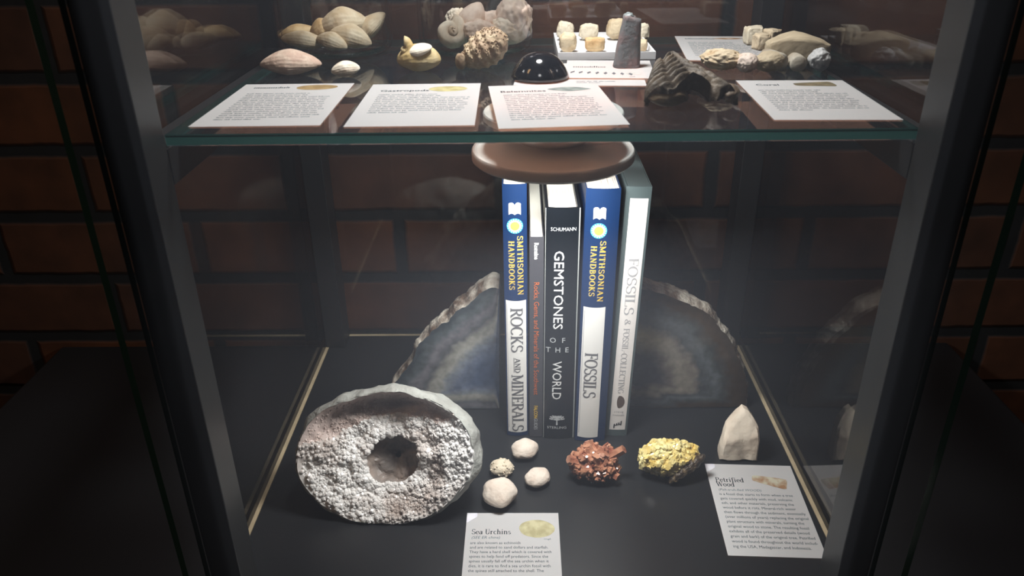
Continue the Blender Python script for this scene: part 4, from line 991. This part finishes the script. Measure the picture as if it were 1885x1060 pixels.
def chunk(sx, sy, sz, seed, pw=.5):
    def fn(q):
        c_ = Vector([math.copysign(abs(s)**pw, s) for s in q]); k = 1+.15*fbm(q, 1.5, seed)+.05*math.sin(20*q.x)*.4+.03*fbm(q, 5, seed)
        return Vector((c_.x*sx/2*k, c_.y*sy/2*k, c_.z*sz/2*k))
    return blob(fn, 4)
for i, (px, yy, sx, sy, sz, mat, lab) in enumerate([
        (1040, .630, .0130, .012, .0165, pale_bone, 'pale block shaped fossil at the back left of the white tray'),
        (1083, .630, .0155, .012, .0145, pale_bone, 'pale wide fossil at the back middle of the white tray'),
        (1134, .630, .0155, .013, .0185, fossil_bone, 'tan tall fossil at the back of the white tray beside the grey cone'),
        (1045, .580, .0128, .011, .0155, fossil_bone, 'ridged tan fossil at the front left of the white tray'),
        (1095, .578, .0150, .010, .0125, ochre, 'orange brown fossil at the front middle of the white tray'),
        (1183, .622, .0085, .009, .0150, pale_bone, 'small pale fossil at the back right corner of the white tray'),
        (1182, .580, .0075, .009, .0100, fossil_bone, 'small fossil at the front right corner of the white tray')]):
    p = aty(px, 90, yy)
    place(chunk(sx*.95, sy*.9, sz*.80, 40+i, .62), 'small_fossil', mat, (p.x, yy, ZS+.0020), (0, 0, .1*(i % 3-1)), lab, 'fossil', 'small fossils in the white tray')

# ribbed trilobite
def trilobite():
    p = (.0935, .4690, ZS+.0003)
    t = thing('trilobite', 'large dark brown ribbed trilobite fossil left of the coral card', 'fossil', p, (0, 0, -.05))
    b = MB(); NU, NV = 64, 170; L = .088
    def top(u, v, ribs=True):
        w = .0242*(1-.62*v**1.25); H = .0142*(1-.06*v); end = min(1.0, (1-v)/.09); end = math.sqrt(max(0.0, 1-(1-end)**2))
        x = u*w*(.55+.45*end)-.002*v; y = -L*.5+L*v
        dome = max(0.0, 1-abs(u)**2.4)**.50
        z = H*dome+.0010*math.exp(-(u/.26)**2)-.0016*math.exp(-((abs(u)-.42)/.09)**2)
        ph = v*7.5-1.0*(1-abs(u))**1.5+.2*abs(u)+.15*noise.noise(Vector((u*2, v*4, 2))); fr = ph-math.floor(ph)
        rib = .0050*((1-fr) if fr < .88 else (fr-.88)/.12*.9+.1*(1-fr))*(.40+.60*dome)*(1-.45*v)
        z = z+rib-.0026+.0010*fbm((u*2, v*6, 0), 1.6, 2)*dome
        x += u*rib*.6
        y += -.008*math.exp(-((u+.55)/.38)**2)*math.exp(-(v/.14)**2)+.003*math.exp(-((u-.30)/.35)**2)*math.exp(-(v/.10)**2)
        return Vector((x, y, z*(.12+.88*end)))
    for j in range(NV+1):
        for i in range(NU+1):
            u = -1+2*i/NU; q = top(u, j/NV); b.v.append((q.x, q.y, max(q.z, .0002)))
    o = (NU+1)*(NV+1)
    for j in range(NV+1):
        for i in range(NU+1):
            u = -1+2*i/NU; q = top(u, j/NV); b.v.append((q.x*.92, q.y+.0006*(j == 0), max(.0001, q.z-.0085*(1-abs(u)**4)-.0003)))
    S = NU+1
    for j in range(NV):
        for i in range(NU):
            a_ = j*S+i; b.f.append([a_, a_+1, a_+S+1, a_+S]); b.m.append(0); b.f.append([o+a_, o+a_+S, o+a_+S+1, o+a_+1]); b.m.append(1)
    for i in range(NU):
        b.f.append([i, o+i, o+i+1, i+1]); b.m.append(0); a_ = NV*S+i; b.f.append([a_, a_+1, o+a_+1, o+a_]); b.m.append(0)
    for j in range(NV):
        b.f.append([j*S, (j+1)*S, o+(j+1)*S, o+j*S]); b.m.append(0); a_ = j*S+NU; b.f.append([a_, o+a_, o+a_+S, a_+S]); b.m.append(0)
    m1 = pbr('brown_trilobite', (.075, .056, .038), .6, noise_scale=70, col2=(.135, .098, .062), ramp=(.45, .68), bump=.5, bump_scale=260)
    m2 = pbr('rusty_underside', (.075, .032, .018), .7)
    b.build('ribbed_shell', [m1, m2], t, smooth=True)
    k = lump_mesh(.0105, .0065, .0048, 3, .10, 4, .03); k.v = [(x-.0125, y-.0465, z) for x, y, z in k.v]; rest(k, .0002); k.build('cheek', pbr('light_brown_cheek', (.22, .155, .09), .6, noise_scale=90, amount=.6, bump=.4), t, smooth=True)
    k = lump_mesh(.0050, .0090, .0048, 4, .12, 4, .03); k.v = [(x+.0215, y-.0370, z) for x, y, z in k.v]; rest(k, .0002); k.build('cheek', pbr('grey_brown_cheek', (.17, .12, .08), .6, noise_scale=90, amount=.6, bump=.4), t, smooth=True)
trilobite()

# corals and bone pieces at the right
coral = pbr('pale_coral', (.66, .54, .38), .8, noise_scale=110, col2=(.48, .33, .18), ramp=(.45, .68), bump=.6, bump_scale=300)
pinkc = pbr('pink_white_coral', (.72, .60, .52), .75, noise_scale=80, col2=(.52, .34, .24), ramp=(.48, .66), bump=.3)
tanst = pbr('tan_smooth_stone', (.50, .41, .28), .7, noise_scale=60, col2=(.42, .33, .22), ramp=(.4, .7), bump=.25, bump_scale=200)
greyst = pbr('grey_tan_stone', (.46, .42, .35), .7, noise_scale=80, col2=(.33, .26, .18), ramp=(.45, .7), bump=.3, bump_scale=240)
def onshelf(px, y): p = aty(px, 120, y); return (p.x, y, ZS+.0003)
G = 'corals and stones at the right end of the glass shelf'
place(lump_mesh(.0140, .0080, .0064, 51, .14, 5, .10), 'coral_fossil', coral, onshelf(1329, .517), (0, .05, .0), 'lumpy tan coral lying just behind the trilobite', 'fossil', G)
place(lump_mesh(.0066, .0072, .0060, 52, .14, 5, .03), 'coral_fossil', pinkc, onshelf(1374, .511), (0, 0, .3), 'pinkish white coral chunk with a brown end above the coral card', 'fossil', G)
place(lump_mesh(.0098, .0080, .0062, 53, .12, 5, .02), 'coral_fossil', tanst, onshelf(1415, .514), (0, 0, .2), 'tan lump in front of the peaked stone', 'fossil', G)
def peg(r, L, seed):
    b = MB(); b.lathe([(r*.80, 0), (r*.98, .0008), (r, .003), (r*.96, L*.6), (r*.9, L-.001), (r*.7, L)], n=28)
    b.v = [tuple(Vector(v)*(1+.05*fbm(Vector(v)/r, .9, seed))) for v in b.v]; return b
place(peg(.0058, .022, 3), 'coral_fossil', greyst, (onshelf(1444, .503)[0], .511, ZS+.0003), (-PI/2, 0, .15), 'round ended grey tan coral stalk pointing at the front, touching the coral card', 'fossil', G)
place(peg(.0052, .016, 4), 'coral_fossil', greyst, (onshelf(1474, .505)[0], .509, ZS+.0003), (-PI/2, 0, -.1), 'short round ended coral stalk under the peaked stone', 'fossil', G)
place(lump_mesh(.0072, .0060, .0068, 56, .20, 5, .025), 'coral_fossil', pbr('blue_white_stone', (.56, .56, .56), .6, noise_scale=90, amount=.6), onshelf(1507, .512), (0, 0, .5), 'pale grey chip at the right end of the pile', 'fossil', G)
def loaf():
    def fn(q):
        c_ = Vector([math.copysign(abs(s)**.42, s) for s in q]); pk = 1-.62*abs(c_.x+.08)**1.1 if c_.z > 0 else 1
        return Vector((c_.x*.0205, c_.y*.0085, c_.z*.0100*pk))*(1+.04*fbm(q, 1.8, 6))
    b = blob(fn, 5); rest(b)
    o = b.build('peaked_stone', tanst, loc=(onshelf(1463, .540)[0], .540, ZS+.0003), rot=(0, 0, -.06), smooth=True); tag(o, 'large tan stone with a peaked top behind the coral stalks', 'fossil', G)
loaf()
for i, (px, yy, s, lab) in enumerate([(1385, .612, .0125, 'tan cube shaped fossil at the left of the three small cubes'), (1401, .590, .0105, 'lowest and nearest of the three small tan cubes'), (1418, .606, .0110, 'tan cube shaped fossil at the right of the three small cubes')]):
    place(chunk(s, s, s*1.05, 60+i, .35), 'cube_fossil', coral if i else pale_bone, (aty(px, 80, yy).x, yy, ZS+.0003), (0, 0, .25*i), lab, 'fossil', 'three small cube fossils at the back right')
